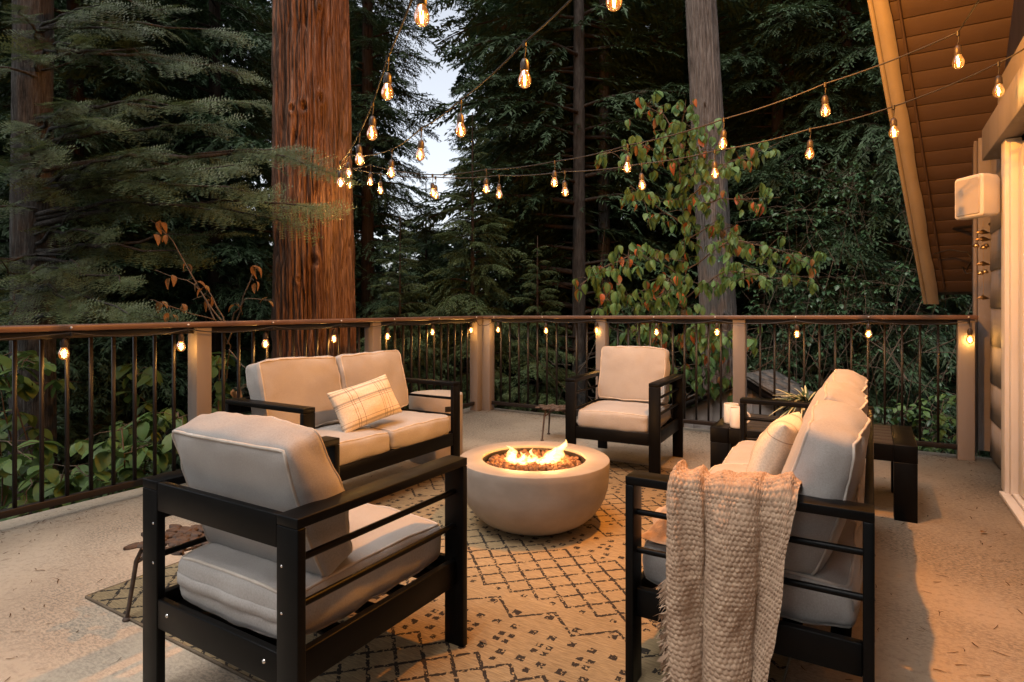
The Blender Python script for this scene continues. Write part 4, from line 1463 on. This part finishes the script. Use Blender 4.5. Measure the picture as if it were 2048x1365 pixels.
def scatter(mb, temps, pos, dirs, ups, scale, rg):
    """stamp spray templates at many places in one go"""
    pos, dirs, ups = map(lambda q: np.asarray(q, float), (pos, dirs, ups))
    scale = np.asarray(scale, float)
    x = dirs / np.linalg.norm(dirs, axis=1)[:, None]
    z = ups - x * (ups * x).sum(1)[:, None]
    z /= np.linalg.norm(z, axis=1)[:, None] + 1e-9
    y = np.cross(z, x)
    Mx = np.stack([x, y, z], 2) * scale[:, None, None]
    which = rg.integers(0, len(temps), len(pos))
    for k, (tv, tt) in enumerate(temps):
        idx = np.where(which == k)[0]
        if len(idx) == 0: continue
        P = np.einsum('nij,vj->nvi', Mx[idx], tv) + pos[idx][:, None, :]
        f = tt[None, :, :] + (np.arange(len(idx)) * len(tv))[:, None, None]
        mb.add(P.reshape(-1, 3), f.reshape(-1, 3))

def limb_path(base, tip, sag, n=6, rg=None):
    s = np.linspace(0, 1, n)
    p = base[None, :] * (1 - s)[:, None] + tip[None, :] * s[:, None]
    p[:, 2] += sag * 4 * s * (1 - s)
    if rg is not None:
        p[1:-1] += rg.normal(0, 0.02 * np.linalg.norm(tip - base), (n - 2, 3)) * np.array([1, 1, 0.5])
    return p

def conifer(name, label, cx, Y, mats, seed, z0=-2.6, ztop=16.0, zlow=-1.5, zhigh=None, r=0.15, Lmax=2.2, nb=90, kind='S', droop=0.12, lean=(0, 0), trunk_mat=None, taper=0.45, cone=None, gap=None, open_=0.0):
    """trunk plus branches, each branch a copy that shares its mesh"""
    rg = np.random.default_rng(seed)
    x = (cx - 1024.0) * Y / F
    if zhigh is None: zhigh = EYE + 0.54 * Y + 1.0
    t = tree_root(name, label, x, Y, z0)
    off = np.array([x, Y, z0])
    P = trunk_grid(x, Y, z0, ztop, r, r * (0.35 if not cone else 0.1), lean, 14, 40, r * 0.08, (4, 1.2), seed)
    MB().grid(P[:, ::-1] - off, wrap=True).build('trunk', trunk_mat or M_dark, t, smooth=True)
    mes = branch_meshes(SPRUCE if kind == 'S' else CYP, kind, mats, trunk_mat or M_dark)
    az = rg.uniform(0, 6.28)
    for i in range(nb):
        z = zlow + (zhigh - zlow) * (i + rg.random()) / nb
        az += 2.4 + rg.normal(0, 0.35)
        hf = (z - zlow) / max(0.1, ((cone or ztop) - zlow))
        L = Lmax * (max(0.10, (1 - hf)) ** 0.85 if cone else (1 - taper * hf)) * rg.uniform(0.65, 1.12)
        if gap is not None:
            tipx = x + math.cos(az) * L
            lim = gap(z)
            if (tipx - lim) * (x - lim) < 0 and abs(math.cos(az)) > 0.2: L = max(0.25, min(L, abs(x - lim) / abs(math.cos(az))))
        if open_ and abs((az + math.pi / 2 + math.pi) % (2 * math.pi) - math.pi) < open_: az += math.pi
        o = obj('branch', mes[int(rg.integers(0, len(mes)))], t)
        o.location = (lean[0] * (z - 1) + 0.5 * r * math.cos(az), lean[1] * (z - 1) + 0.5 * r * math.sin(az), z - z0)
        o.rotation_euler = (rg.normal(0, 0.15), droop * rg.uniform(0.2, 1.9) - 0.08 + (0.0 if not cone else -0.45 * hf), az)
        o.scale = (L, L * rg.uniform(0.85, 1.2), L * rg.uniform(0.8, 1.2))
    return t

# --- the big cedar
def cedar():
    x, y = -2.0, 6.08
    z0 = -2.6
    t = tree_root('cedar_tree', 'huge red barked cedar trunk standing right behind the left railing', x, y, z0)
    off = np.array([x, y, z0])
    kn = []
    for (kx, ky, kr) in ((612, 215, 0.05), (590, 218, 0.035), (648, 192, 0.045), (628, 522, 0.06), (650, 335, 0.025), (648, 10, 0.03), (600, 560, 0.025)):
        p = px(kx, ky, 5.72)
        kn.append((math.atan2(p[1] - y, p[0] - x), p[2], kr))
    P = trunk_grid(x, y, z0, 9.0, 0.405, 0.292, (-0.0085, 0), 400, 600, 0.072, (9.5, 0.75), 3, 0.10, kn)
    MB().grid(P[:, ::-1] - off, wrap=True).build('trunk', M_cedar, t, smooth=True)
    rg = np.random.default_rng(4)
    for z, az, L in ((8.3, -2.0, 2.2), (8.6, 0.5, 2.4), (8.7, 2.6, 2.3)):
        b = np.array([x - 0.06, y, z]); tip = b + np.array([math.cos(az) * L, math.sin(az) * L, 0.1])
        MB().tube(limb_path(b, tip, -0.1, 6, rg) - off, np.linspace(0.06, 0.015, 6), 6).build('limb', M_cedar, t, smooth=True)
    h = MB().tube([px(678, 344, 5.66) - off, px(674, 343, 5.74) - off], 0.012, 8)
    h.build('hook', M_wire, t)
cedar()

# --- grey trunk
def grey_tree():
    Y = 9.2
    x = (1437 - 1024) * Y / F
    z0 = -2.6
    t = tree_root('cedar_tree', 'tall grey barked trunk leaning slightly behind the dogwood leaves', x, Y, z0)
    off = np.array([x, Y, z0])
    P = trunk_grid(x, Y, z0, 13.0, 0.285, 0.17, (-0.055, 0), 160, 320, 0.026, (5, 0.6), 12, 0.05,
                   [(-1.6, 1.0, 0.05), (-1.2, 1.0, 0.04), (-1.5, 0.35, 0.04), (-1.4, 2.75, 0.03), (-2.0, 4.2, 0.03)])
    MB().grid(P[:, ::-1] - off, wrap=True).build('trunk', M_grey, t, smooth=True)
    rg = np.random.default_rng(8)
    for z, az, L in ((9.5, -2.6, 2.4), (10.2, 0.4, 2.4), (11, 3.0, 2.2)):
        b = np.array([x - 0.055 * (z - 1), Y, z]); tip = b + np.array([math.cos(az) * L, math.sin(az) * L, -0.2])
        MB().tube(limb_path(b, tip, 0.1, 6, rg) - off, np.linspace(0.05, 0.012, 6), 6).build('limb', M_grey, t, smooth=True)
grey_tree()

# --- near fir on the left, its branches reach in front of the cedar
def near_fir():
    rg = np.random.default_rng(21)
    Y = 6.1
    x = (66 - 1024) * Y / F
    z0 = -2.6
    t = tree_root('fir_tree', 'near fir on the left with pale needle sprays reaching across the cedar', x, Y, z0)
    off = np.array([x, Y, z0])
    P = trunk_grid(x, Y, z0, 10.0, 0.205, 0.13, (0.0, 0), 90, 220, 0.014, (5, 2.2), 5, 0.03)
    MB().grid(P[:, ::-1] - off, wrap=True).build('trunk', M_fir, t, smooth=True)
    br, cr = MB(), MB()
    pos, dirs, ups, sc = [], [], [], []
    tips = [(655, 345, 5.05, 1.0), (640, 415, 5.0, .9), (560, 300, 5.2, 1.0), (430, 250, 5.3, 1), (380, 210, 5.2, 1), (340, 130, 5.5, .9), (250, 60, 5.6, .9), (470, 330, 5.0, 1), (520, 390, 5.0, .9), (420, 420, 5.1, .8),
            (300, 300, 4.9, 1), (220, 240, 4.9, 1), (150, 210, 5.0, 1), (90, 300, 4.8, 1), (30, 240, 4.9, 1), (20, 330, 4.8, .9), (70, 120, 5.0, .9), (160, 90, 5.2, .9), (40, 20, 5.2, .9), (200, 10, 5.4, .9),
            (330, 640, 4.7, .8), (140, 628, 4.5, .8), (60, 560, 4.7, .8), (240, 565, 4.8, .7), (130, 545, 4.9, .7), (20, 640, 4.4, .8), (260, 630, 4.5, .8), (380, 520, 5.2, .7), (450, 470, 5.2, .6), (110, 400, 4.9, .7), (-60, 420, 5.0, .7),
            (330, 20, 5.8, .8), (440, 60, 6.0, .8), (480, 150, 6.0, .8), (520, 210, 5.9, .7), (-80, 120, 5.2, .8), (310, 370, 4.9, .8), (390, 340, 4.9, .9), (560, 440, 5.2, .7), (-60, 560, 4.8, .7), (200, 470, 5.0, .5)]
    for tx, ty, tY, dens in tips:
        tip = px(tx, ty, tY)
        base = np.array([x + 0.12, Y - 0.1, tip[2] + rg.uniform(-0.15, 0.35)])
        L = np.linalg.norm(tip - base)
        n = 8
        lp = limb_path(base, tip, rg.uniform(0.02, 0.06) * L, n, rg)
        br.tube(lp - off, np.linspace(0.010 + 0.008 * L, 0.004, n), 5, caps=False)
        dv = tip - base; az = math.atan2(dv[1], dv[0])
        m = int(4 + 9 * L * dens)
        for j in range(m):
            s = 1 - (1 - 0.22) * ((j + rg.random()) / m) ** 1.25
            k = s * (n - 1); i0 = min(n - 2, int(k)); f_ = k - i0
            p = lp[i0] * (1 - f_) + lp[i0 + 1] * f_
            a = az + rg.choice([-1, 1]) * R(rg.uniform(5, 62)) * (1.15 - 0.75 * s)
            if j < 2: a = az + rg.uniform(-0.15, 0.15)
            pos.append(p - off); dirs.append((math.cos(a), math.sin(a), rg.uniform(-0.5, 0.12)))
            ups.append((rg.normal(0, 0.3), rg.normal(-0.70, 0.4), 1)); sc.append(rg.uniform(0.6, 1.15))
    scatter(cr, FINE, pos, dirs, ups, sc, rg)
    # bare dead twigs lower down
    for k in range(9):
        zz = rg.uniform(0.3, 3.6); a = rg.uniform(-2.6, 0.2); L = rg.uniform(0.6, 1.7)
        b = np.array([x, Y, zz]); tip = b + np.array([math.cos(a) * L, math.sin(a) * L, rg.uniform(-0.2, 0.15)])
        br.tube(limb_path(b, tip, -0.05, 6, rg) - off, np.linspace(0.016, 0.003, 6), 5, caps=False)
    br.build('limbs', M_fir, t, smooth=True)
    o = cr.build('crown', F_fir, t)
    o['kind'] = 'stuff'
near_fir()

CN = 'conifer_tree'
conifer(CN, 'dark conifer directly left of the big cedar, behind the fir sprays', 430, 9.5, F_dark, 101, r=0.12, Lmax=2.0, nb=82)
conifer(CN, 'dark conifer behind the near fir trunk at far left', 150, 9.0, F_dark, 102, r=0.14, Lmax=2.2, nb=110)
conifer(CN, 'tall dark conifer between cedar and sky gap', 735, 10.5, F_dark, 103, r=0.13, Lmax=1.22, nb=120, taper=0.2)
conifer(CN, 'short feathery cypress in the middle behind the deck corner', 945, 9.6, F_cyp, 104, r=0.07, Lmax=1.45, nb=120, kind='C', zlow=-1.8, zhigh=4.15, ztop=4.3, cone=4.5)
conifer(CN, 'feathery green cypress right of the deck corner behind the railing', 1075, 8.6, F_cyp, 105, r=0.05, Lmax=1.0, nb=90, kind='C', zlow=-1.9, zhigh=2.1, ztop=2.2, cone=2.5)
conifer(CN, 'yellowish young cypress beside the right flank of the big cedar', 800, 8.6, F_cyp, 106, r=0.05, Lmax=1.1, nb=90, kind='C', zlow=-1.9, zhigh=2.4, ztop=2.5, cone=2.8)
conifer(CN, 'slim spruce, left one of the twin trunks in the centre', 1158, 11.5, F_dark, 107, r=0.15, Lmax=2.9, nb=90, zlow=0.2, droop=0.06, trunk_mat=M_fir, taper=0.25, open_=1.0)
conifer(CN, 'slim spruce, right one of the twin trunks in the centre', 1208, 12.2, F_dark, 108, r=0.15, Lmax=2.0, nb=55, zlow=0.2, trunk_mat=M_fir, taper=0.3, open_=1.0)
conifer(CN, 'thin dark conifer left of the grey trunk', 1320, 13.5, F_dark, 109, r=0.10, Lmax=1.9, nb=110)
conifer(CN, 'dense dark conifer right of the grey trunk', 1555, 11.0, F_dark, 110, r=0.13, Lmax=2.1, nb=120)
conifer(CN, 'dense drooping conifer left of the roof edge', 1690, 10.5, F_dark, 111, r=0.14, Lmax=2.0, nb=120, kind='C')
conifer(CN, 'dark conifer showing under the roof overhang', 1850, 12.0, F_dark, 112, r=0.13, Lmax=2.3, nb=110)
conifer(CN, 'pointed young conifer standing below the sky gap', 852, 13.5, F_dark, 113, r=0.07, Lmax=1.7, nb=100, zlow=-1.5, zhigh=4.0, ztop=4.2, cone=4.4)
BACK = ['background conifer outermost at far left behind the near fir', 'drooping background conifer behind the near fir trunk', 'background conifer between the near fir trunk and the dry sapling', 'deep background conifer above the two-seat sofa', 'background conifer hard against the left edge of the big cedar', 'background conifer hidden behind the big cedar trunk',
        'background conifer right of the sky gap behind the short cypress', 'deep background conifer just left of the twin spruce trunks', 'background conifer just right of the twin spruce trunks', 'deep background conifer behind the left side of the grey trunk', 'background conifer behind the right side of the grey trunk', 'background conifer above the long sofa beside the laurel',
        'background conifer nearest the lower tip of the barge board', 'background conifer behind the house corner board', 'background conifer outermost at far right behind the house']
for i, (cx, Y, L, kd) in enumerate(((-150, 13, 2.6, 'S'), (30, 14.5, 2.8, 'C'), (250, 13.5, 2.6, 'S'), (350, 17, 3.0, 'C'), (585, 15, 1.5, 'S'), (655, 18, 2.4, 'S'), (1035, 17.5, 2.0, 'S'), (1115, 20, 1.9, 'C'), (1285, 17, 1.8, 'S'),
        (1400, 18, 2.8, 'C'), (1480, 15, 2.6, 'S'), (1620, 16, 2.8, 'C'), (1760, 15, 2.6, 'S'), (1930, 16.5, 2.8, 'C'), (2090, 14, 2.6, 'S'))):
    conifer(CN, BACK[i], cx, Y, F_far, 500 + i, r=0.16, Lmax=L, nb=95, kind=kd, taper=0.3)

def woods():
    """the far wood that reads as one mass"""
    rg = np.random.default_rng(77)
    cr = MB()
    pos, dirs, ups, sc = [], [], [], []
    for i in range(40):
        cx = -250 + 2500 * (i + rg.random()) / 40
        Y = rg.uniform(19, 28)
        x = (cx - 1024) * Y / F
        gap = abs(cx - 850)
        low = gap < 75 or 445 < cx < 560 or 1180 < cx < 1250
        wd = rg.uniform(1.8, 2.8)
        if gap < 190: wd = 0.7 + 0.009 * (gap - 60)
        top = EYE + (0.13 if low else 0.60) * Y
        if low: wd = 2.0
        for k in range(0 if low else 24):
            a = rg.uniform(0, 2 * np.pi)
            pos.append((x, Y - 4, rg.uniform(top, top + 16))); dirs.append((math.cos(a), math.sin(a), rg.uniform(-0.4, 0.0))); ups.append((rg.normal(0, .3), rg.normal(0, .3), 1)); sc.append(rg.uniform(2.2, 3.6))
        for k in range(50 if low else 95):
            z = rg.uniform(-2.4, top)
            a = rg.uniform(0, 2 * np.pi)
            pos.append((x, Y, z)); dirs.append((math.cos(a), math.sin(a), rg.uniform(-0.4, 0.0))); ups.append((rg.normal(0, .2), rg.normal(0, .2), 1))
            sc.append(wd * rg.uniform(0.6, 1.1))
    for k in range(1100):
        Y = rg.uniform(13, 24); cx = rg.uniform(-300, 2300)
        pos.append(((cx - 1024) * Y / F, Y, rg.uniform(-2.6, 2.2))); a = rg.uniform(0, 6.28)
        dirs.append((math.cos(a), math.sin(a), rg.uniform(-0.4, 0.7))); ups.append((rg.normal(0, .4), rg.normal(0, .4), 1)); sc.append(rg.uniform(0.8, 1.8))
    for i in range(46):
        an = math.radians(100 + 340 * (i + rg.random()) / 46 - 80)
        x, Y = 17 * math.sin(an) * rg.uniform(0.9, 1.3), 17 * math.cos(an) * rg.uniform(0.9, 1.3)
        if Y > 7 or (x > 6 and Y > -4): continue
        for k in range(40):
            a = rg.uniform(0, 2 * np.pi)
            pos.append((x, Y, rg.uniform(-2.4, 28))); dirs.append((math.cos(a), math.sin(a), rg.uniform(-0.4, 0.0))); ups.append((rg.normal(0, .3), rg.normal(0, .3), 1)); sc.append(rg.uniform(2.2, 3.6))
    scatter(cr, FARS, pos, dirs, ups, sc, rg)
    o = cr.build('distant_woods', F_far)
    tag(o, 'far dark conifer wood filling the background behind the nearer trees', 'woods', kind='stuff')
woods()

# --- broad leaves
def leaf_mesh(name, mat, L, w, cup, fold, n=5):
    s = np.linspace(0, 1, n + 1)
    wd = w * np.sin(np.pi * np.clip(s * 0.96 + 0.02, 0, 1) ** 0.85) ** 0.85 + 0.0004
    rows = []
    for k in (-1, -0.5, 0, 0.5, 1):
        rows.append(np.stack([L * s, k * wd, abs(k) * fold * wd - cup * L * s ** 2 - 0.15 * cup * L * abs(k) * s], -1))
    return MB().grid(np.stack(rows, 1)).mesh(name, mat, True)

def leafy(name, label, cat, base, stems, leaf_meshes, weights, nleaf, spread, seed, Lsc=(0.8, 1.2), hang=0.6, limit=300, group=None, twig_r=0.006, tips_only=0.25, clump=3):
    """shrub: stems are lists of points in world space, leaves sit on side twigs"""
    rg = np.random.default_rng(seed)
    t = thing(name, label, cat, base, 0, group)
    off = np.asarray(base, float)
    st = MB()
    spots = []
    for path in stems:
        path = np.array(path, float)
        m = len(path)
        sm = []
        for i in range(m - 1):
            for s in np.linspace(0, 1, 5)[:-1]:
                sm.append(path[i] * (1 - s) + path[i + 1] * s + rg.normal(0, 0.008, 3))
        sm.append(path[-1]); sm = np.array(sm)
        st.tube(sm - off, np.linspace(twig_r * 1.6, twig_r * 0.4, len(sm)), 5, caps=False)
        seglen = np.linalg.norm(np.diff(path, axis=0), axis=1).sum()
        spots.append((sm, seglen))
    tot = sum(s[1] for s in spots)
    L_ = []
    for sm, ln in spots:
        nn = max(2, int(nleaf * ln / tot / clump))
        for k in range(nn):
            s = tips_only + (1 - tips_only) * (k + rg.random()) / nn
            p = sm[min(len(sm) - 1, int(s * (len(sm) - 1)))]
            q = p + rg.normal(0, 1, 3) * spread * np.array([1, 1, 0.55])
            st.tube([p - off, (p + q) / 2 - off + np.array([0, 0, 0.02]), q - off], [twig_r * 0.5, twig_r * 0.4, twig_r * 0.3], 4, caps=False)
            a0 = rg.uniform(0, 2 * np.pi)
            for c in range(clump):
                a = a0 + 2 * np.pi * c / clump + rg.normal(0, 0.3)
                L_.append((q + rg.normal(0, 0.01, 3), a, rg.normal(hang, 0.25), rg.normal(0, 0.25), rg.uniform(*Lsc), rg.choice(len(leaf_meshes), p=weights)))
    st.build('stem', M_twig, t, smooth=True)
    # the leaves nearest the camera are parts, the rest one mass
    L_.sort(key=lambda q: q[0][1])
    rest = {}
    for i, (p, a, dn_, roll, s, wch) in enumerate(L_):
        Mx = Matrix.Translation(Vector(tuple(p - off))) @ Matrix.Rotation(a, 4, 'Z') @ Matrix.Rotation(dn_, 4, 'Y') @ Matrix.Rotation(roll, 4, 'X') @ Matrix.Scale(s, 4)
        if i < limit:
            o = obj('leaf', leaf_meshes[wch], t)
            o.matrix_local = Mx
        else:
            rest.setdefault(wch, []).append(np.array(Mx))
    if rest:
        b = MB(); mats = []
        for wch, ms in rest.items():
            me = leaf_meshes[wch]
            v = np.empty(len(me.vertices) * 3, np.float32); me.vertices.foreach_get('co', v); v = v.reshape(-1, 3)
            f = np.array([p.vertices[:] for p in me.polygons])
            mi = len(mats); mats.append(me.materials[0])
            for mm in ms:
                b.add(v @ mm[:3, :3].T + mm[:3, 3], f, mi)
        b.build('leaves', mats, t, smooth=True)['kind'] = 'stuff'
    return t

DOG = [leaf_mesh('leaf', F_dog, 0.105, 0.034, 0.30, 0.35), leaf_mesh('leaf', F_dog, 0.092, 0.031, 0.55, 0.5), leaf_mesh('leaf', F_dog, 0.085, 0.024, 0.75, 0.8), leaf_mesh('leaf', F_orange, 0.10, 0.030, 0.55, 0.7), leaf_mesh('leaf', F_mixed, 0.10, 0.032, 0.4, 0.5)]
Yd = 7.1
def dp(x, y, dY=0.0): return px(x, y, Yd + dY)
dstem = [[dp(1365, 1050, 0.3), dp(1368, 800, 0.2), dp(1372, 560, 0.1), dp(1366, 400), dp(1355, 300, -0.1), dp(1372, 200, -0.1)],
         [dp(1366, 410), dp(1450, 330, -0.3), dp(1560, 285, -0.4)], [dp(1360, 330), dp(1290, 290, -0.3), dp(1200, 310, -0.5)], [dp(1362, 300), dp(1330, 230, .2), dp(1265, 200, .2)], [dp(1366, 420), dp(1440, 400, -0.3), dp(1560, 395, -0.4)],
         [dp(1368, 560, .1), dp(1290, 500, -0.4), dp(1220, 530, -0.7), dp(1160, 570, -0.8)], [dp(1372, 540, .1), dp(1460, 480, -0.4), dp(1560, 500, -0.5), dp(1640, 540, -0.6)], [dp(1370, 600, .1), dp(1450, 540, -0.6), dp(1580, 560, -0.8)],
         [dp(1369, 640, .2), dp(1270, 590, -0.5), dp(1190, 600, -0.9)], [dp(1370, 480), dp(1430, 450, .3), dp(1490, 500, .3)], [dp(1369, 700, .2), dp(1300, 640, -0.6), dp(1240, 680, -0.7)], [dp(1369, 720, .2), dp(1440, 660, -0.6), dp(1510, 680, -0.7)],
         [dp(1369, 800, .2), dp(1300, 740, -0.5), dp(1230, 760, -0.6)], [dp(1369, 800, .2), dp(1420, 740, -0.5), dp(1470, 770, -0.6)], [dp(1369, 690, .2), dp(1400, 650, -0.5), dp(1440, 740, -0.7)], [dp(1369, 600, .2), dp(1340, 560, -0.5), dp(1310, 610, -0.6)],
         [dp(1369, 380), dp(1410, 300, .2), dp(1420, 230, .2)], [dp(1369, 450), dp(1290, 400, -.2), dp(1260, 370, -.2)]]
leafy('dogwood_tree', 'slender dogwood with green and orange drooping leaves beyond the far railing', 'tree', tuple(dp(1365, 1150, 0.3)), dstem, DOG, [0.40, 0.30, 0.18, 0.06, 0.06], 2000, 0.12, 41, (0.65, 1.35), 1.05, 300, 'trees beyond the railing')

BRD = [leaf_mesh('leaf', F_broad, 0.15, 0.052, 0.2, 0.18), leaf_mesh('leaf', F_broad, 0.125, 0.046, 0.3, 0.25), leaf_mesh('leaf', F_broad, 0.10, 0.038, 0.15, 0.2)]
rg0 = np.random.default_rng(91)
bstem = []
for i in range(26):
    bx, bY = rg0.uniform(-120, 470), rg0.uniform(4.0, 5.6)
    top = px(bx, rg0.uniform(700, 960), bY)
    # keep the shrub outside the railing
    rel = top - O
    a = rel @ U
    if a > -0.45: top = top - U * (a + 0.45 + rg0.uniform(0, 0.5))
    base = np.array([top[0] - 0.2 + rg0.normal(0, 0.3), top[1] + rg0.uniform(0.2, 0.7), -1.6])
    mid = (top + base) / 2 + rg0.normal(0, 0.12, 3)
    tip = top + np.array([rg0.normal(0.15, 0.25), rg0.normal(-0.1, 0.2), -0.05])
    bstem.append([base, mid, top, tip])
leafy('hazel_shrub', 'broad leaved green shrub pressed against the left railing', 'shrub', (-4.2, 5.2, -2.4), bstem, BRD, [0.4, 0.35, 0.25], 820, 0.10, 43, (0.75, 1.25), 0.45, 300, 'shrubs beyond the railing', 0.006, 0.45, 4)

GLS = [leaf_mesh('leaf', F_glossy, 0.075, 0.022, 0.2, 0.3, 3), leaf_mesh('leaf', F_glossy, 0.06, 0.018, 0.3, 0.2, 3)]
gstem = []
for i in range(30):
    Y = rg0.uniform(7.6, 9.6)
    top = px(rg0.uniform(1500, 2000), rg0.uniform(340, 640), Y)
    base = np.array([top[0] + rg0.normal(0, 0.4), top[1] + rg0.normal(0.3, 0.3), -2.0])
    gstem.append([base, base * 0.6 + top * 0.4 + rg0.normal(0, 0.4, 3), base * 0.25 + top * 0.75 + rg0.normal(0, 0.3, 3), top, top + np.array([rg0.normal(0, 0.7), rg0.normal(-0.2, 0.3), rg0.uniform(-0.3, 0.2)])])
leafy('laurel_shrub', 'tall glossy leaved shrub behind the long sofa and far railing', 'shrub', (4.3, 8.6, -2.4), gstem, GLS, [0.6, 0.4], 4200, 0.15, 47, (0.7, 1.3), 0.3, 300, 'shrubs beyond the railing', 0.0035, 0.3, 5)
gstem = []
for i in range(22):
    Y = rg0.uniform(5.6, 7.0)
    top = px(rg0.uniform(1680, 2000), rg0.uniform(800, 880), Y)
    base = np.array([top[0] + rg0.normal(0, 0.2), top[1] + 0.3, -1.4])
    gstem.append([base, (base + top) / 2, top, top + np.array([rg0.normal(0, 0.2), rg0.normal(-0.1, 0.15), 0.0])])
leafy('laurel_shrub', 'low bright glossy shrub beside the house corner below the railing', 'shrub', (4.0, 6.3, -2.0), gstem, [leaf_mesh('leaf', F_broad, 0.085, 0.028, 0.2, 0.3, 4), GLS[0]], [0.5, 0.5], 800, 0.12, 49, (0.8, 1.2), 0.4, 300, 'shrubs beyond the railing', 0.005, 0.55, 5)

# dry autumn sprig left of the cedar
DRY = [leaf_mesh('leaf', F_dry, 0.085, 0.024, 0.5, 0.7, 4), leaf_mesh('leaf', F_dry, 0.07, 0.022, 0.8, 0.5, 4), leaf_mesh('leaf', F_mixed, 0.07, 0.02, 0.4, 0.5, 4)]
Ys = 4.9
sp = [[px(440, 820, Ys + .5), px(460, 690, Ys + .3), px(430, 640, Ys), px(340, 610, Ys - .2), px(300, 600, Ys - .2)], [px(450, 660, Ys + .2), px(490, 600, Ys), px(545, 600, Ys - .1)], [px(455, 690, Ys + .2), px(500, 560, Ys), px(515, 530, Ys)],
      [px(440, 640, Ys), px(390, 570, Ys), px(310, 540, Ys)], [px(430, 640, Ys), px(345, 480, Ys + .1), px(300, 440, Ys + .1)], [px(460, 700, Ys + .2), px(510, 760, Ys - .1), px(470, 790, Ys - .1)], [px(450, 650, Ys), px(420, 580, Ys), px(385, 600, Ys)]]
leafy('dry_sapling', 'thin sapling with curled dry orange leaves left of the cedar', 'sapling', tuple(px(440, 900, Ys + .5)), sp, DRY, [0.45, 0.35, 0.2], 46, 0.05, 53, (0.8, 1.25), 0.7, 300, 'shrubs beyond the railing', 0.0045, 0.4, 2)

# fine bare stems among the shrubs
def bare_stems():
    rg = np.random.default_rng(66)
    b = MB()
    for i in range(70):
        Y = rg.uniform(7.4, 10.5); bx = rg.uniform(1120, 1880)
        p = px(bx, rg.uniform(700, 900), Y)
        pts = [p]
        d = np.array([rg.normal(0, 0.7), rg.normal(0, 0.3), rg.uniform(0.2, 1.0)])
        for k in range(7):
            d = d + rg.normal(0, 0.25, 3)
            pts.append(pts[-1] + d / np.linalg.norm(d) * rg.uniform(0.18, 0.4))
        b.tube(pts, np.linspace(0.007, 0.0018, 8), 4, caps=False)
    tag(b.build('bare_twigs', M_twig, smooth=True), 'tangle of thin bare twigs behind the far railing', 'twigs', kind='stuff')
bare_stems()

# needle litter on the deck
def litter():
    rg = np.random.default_rng(31)
    b = MB()
    for i in range(3200):
        a = rg.uniform(-0.1, 4.55); bb = rg.uniform(0.0, 6.0)
        if rg.random() < 0.35: bb = abs(rg.normal(0, 0.12)); 
        elif rg.random() < 0.25: a = abs(rg.normal(0, 0.15))
        if 1.15 < a < 3.68 and 1.45 < bb < 4.62: continue
        p = D(a, bb, 0.0035)
        an = rg.uniform(0, 6.28); L = rg.uniform(0.006, 0.024); w_ = rg.uniform(0.0008, 0.0022)
        d = np.array([math.cos(an), math.sin(an), 0]); s = np.array([-d[1], d[0], 0])
        k = s * rg.normal(0, 0.003)
        b.add([p - d * L - s * w_, p - d * L + s * w_, p + k + s * w_, p + k - s * w_, p + d * L + s * w_ * 0.5, p + d * L - s * w_ * 0.5], [(0, 3, 2, 1), (3, 5, 4, 2)])
    tag(b.build('needle_litter', F_litter), 'dry conifer needles scattered over the deck', 'litter', kind='stuff')
    for lbl, (a, bb, s, rz) in (('curled brown leaf on the deck by the house door', (4.35, 1.9, 1.0, 0.4)), ('small dark leaf on the rug in front of the fire bowl', (2.75, 4.05, 0.8, 2.4))):
        o = obj('fallen_leaf', leaf_mesh('fallen_leaf', F_dry if 'curled' in lbl else M_rug_edge, 0.045, 0.010, 0.1, 0.6, 4))
        o.location = tuple(D(a, bb, 0.012)); o.rotation_euler = (0, 0, rz); o.scale = (s,) * 3
        tag(o, lbl, 'leaf')
litter()
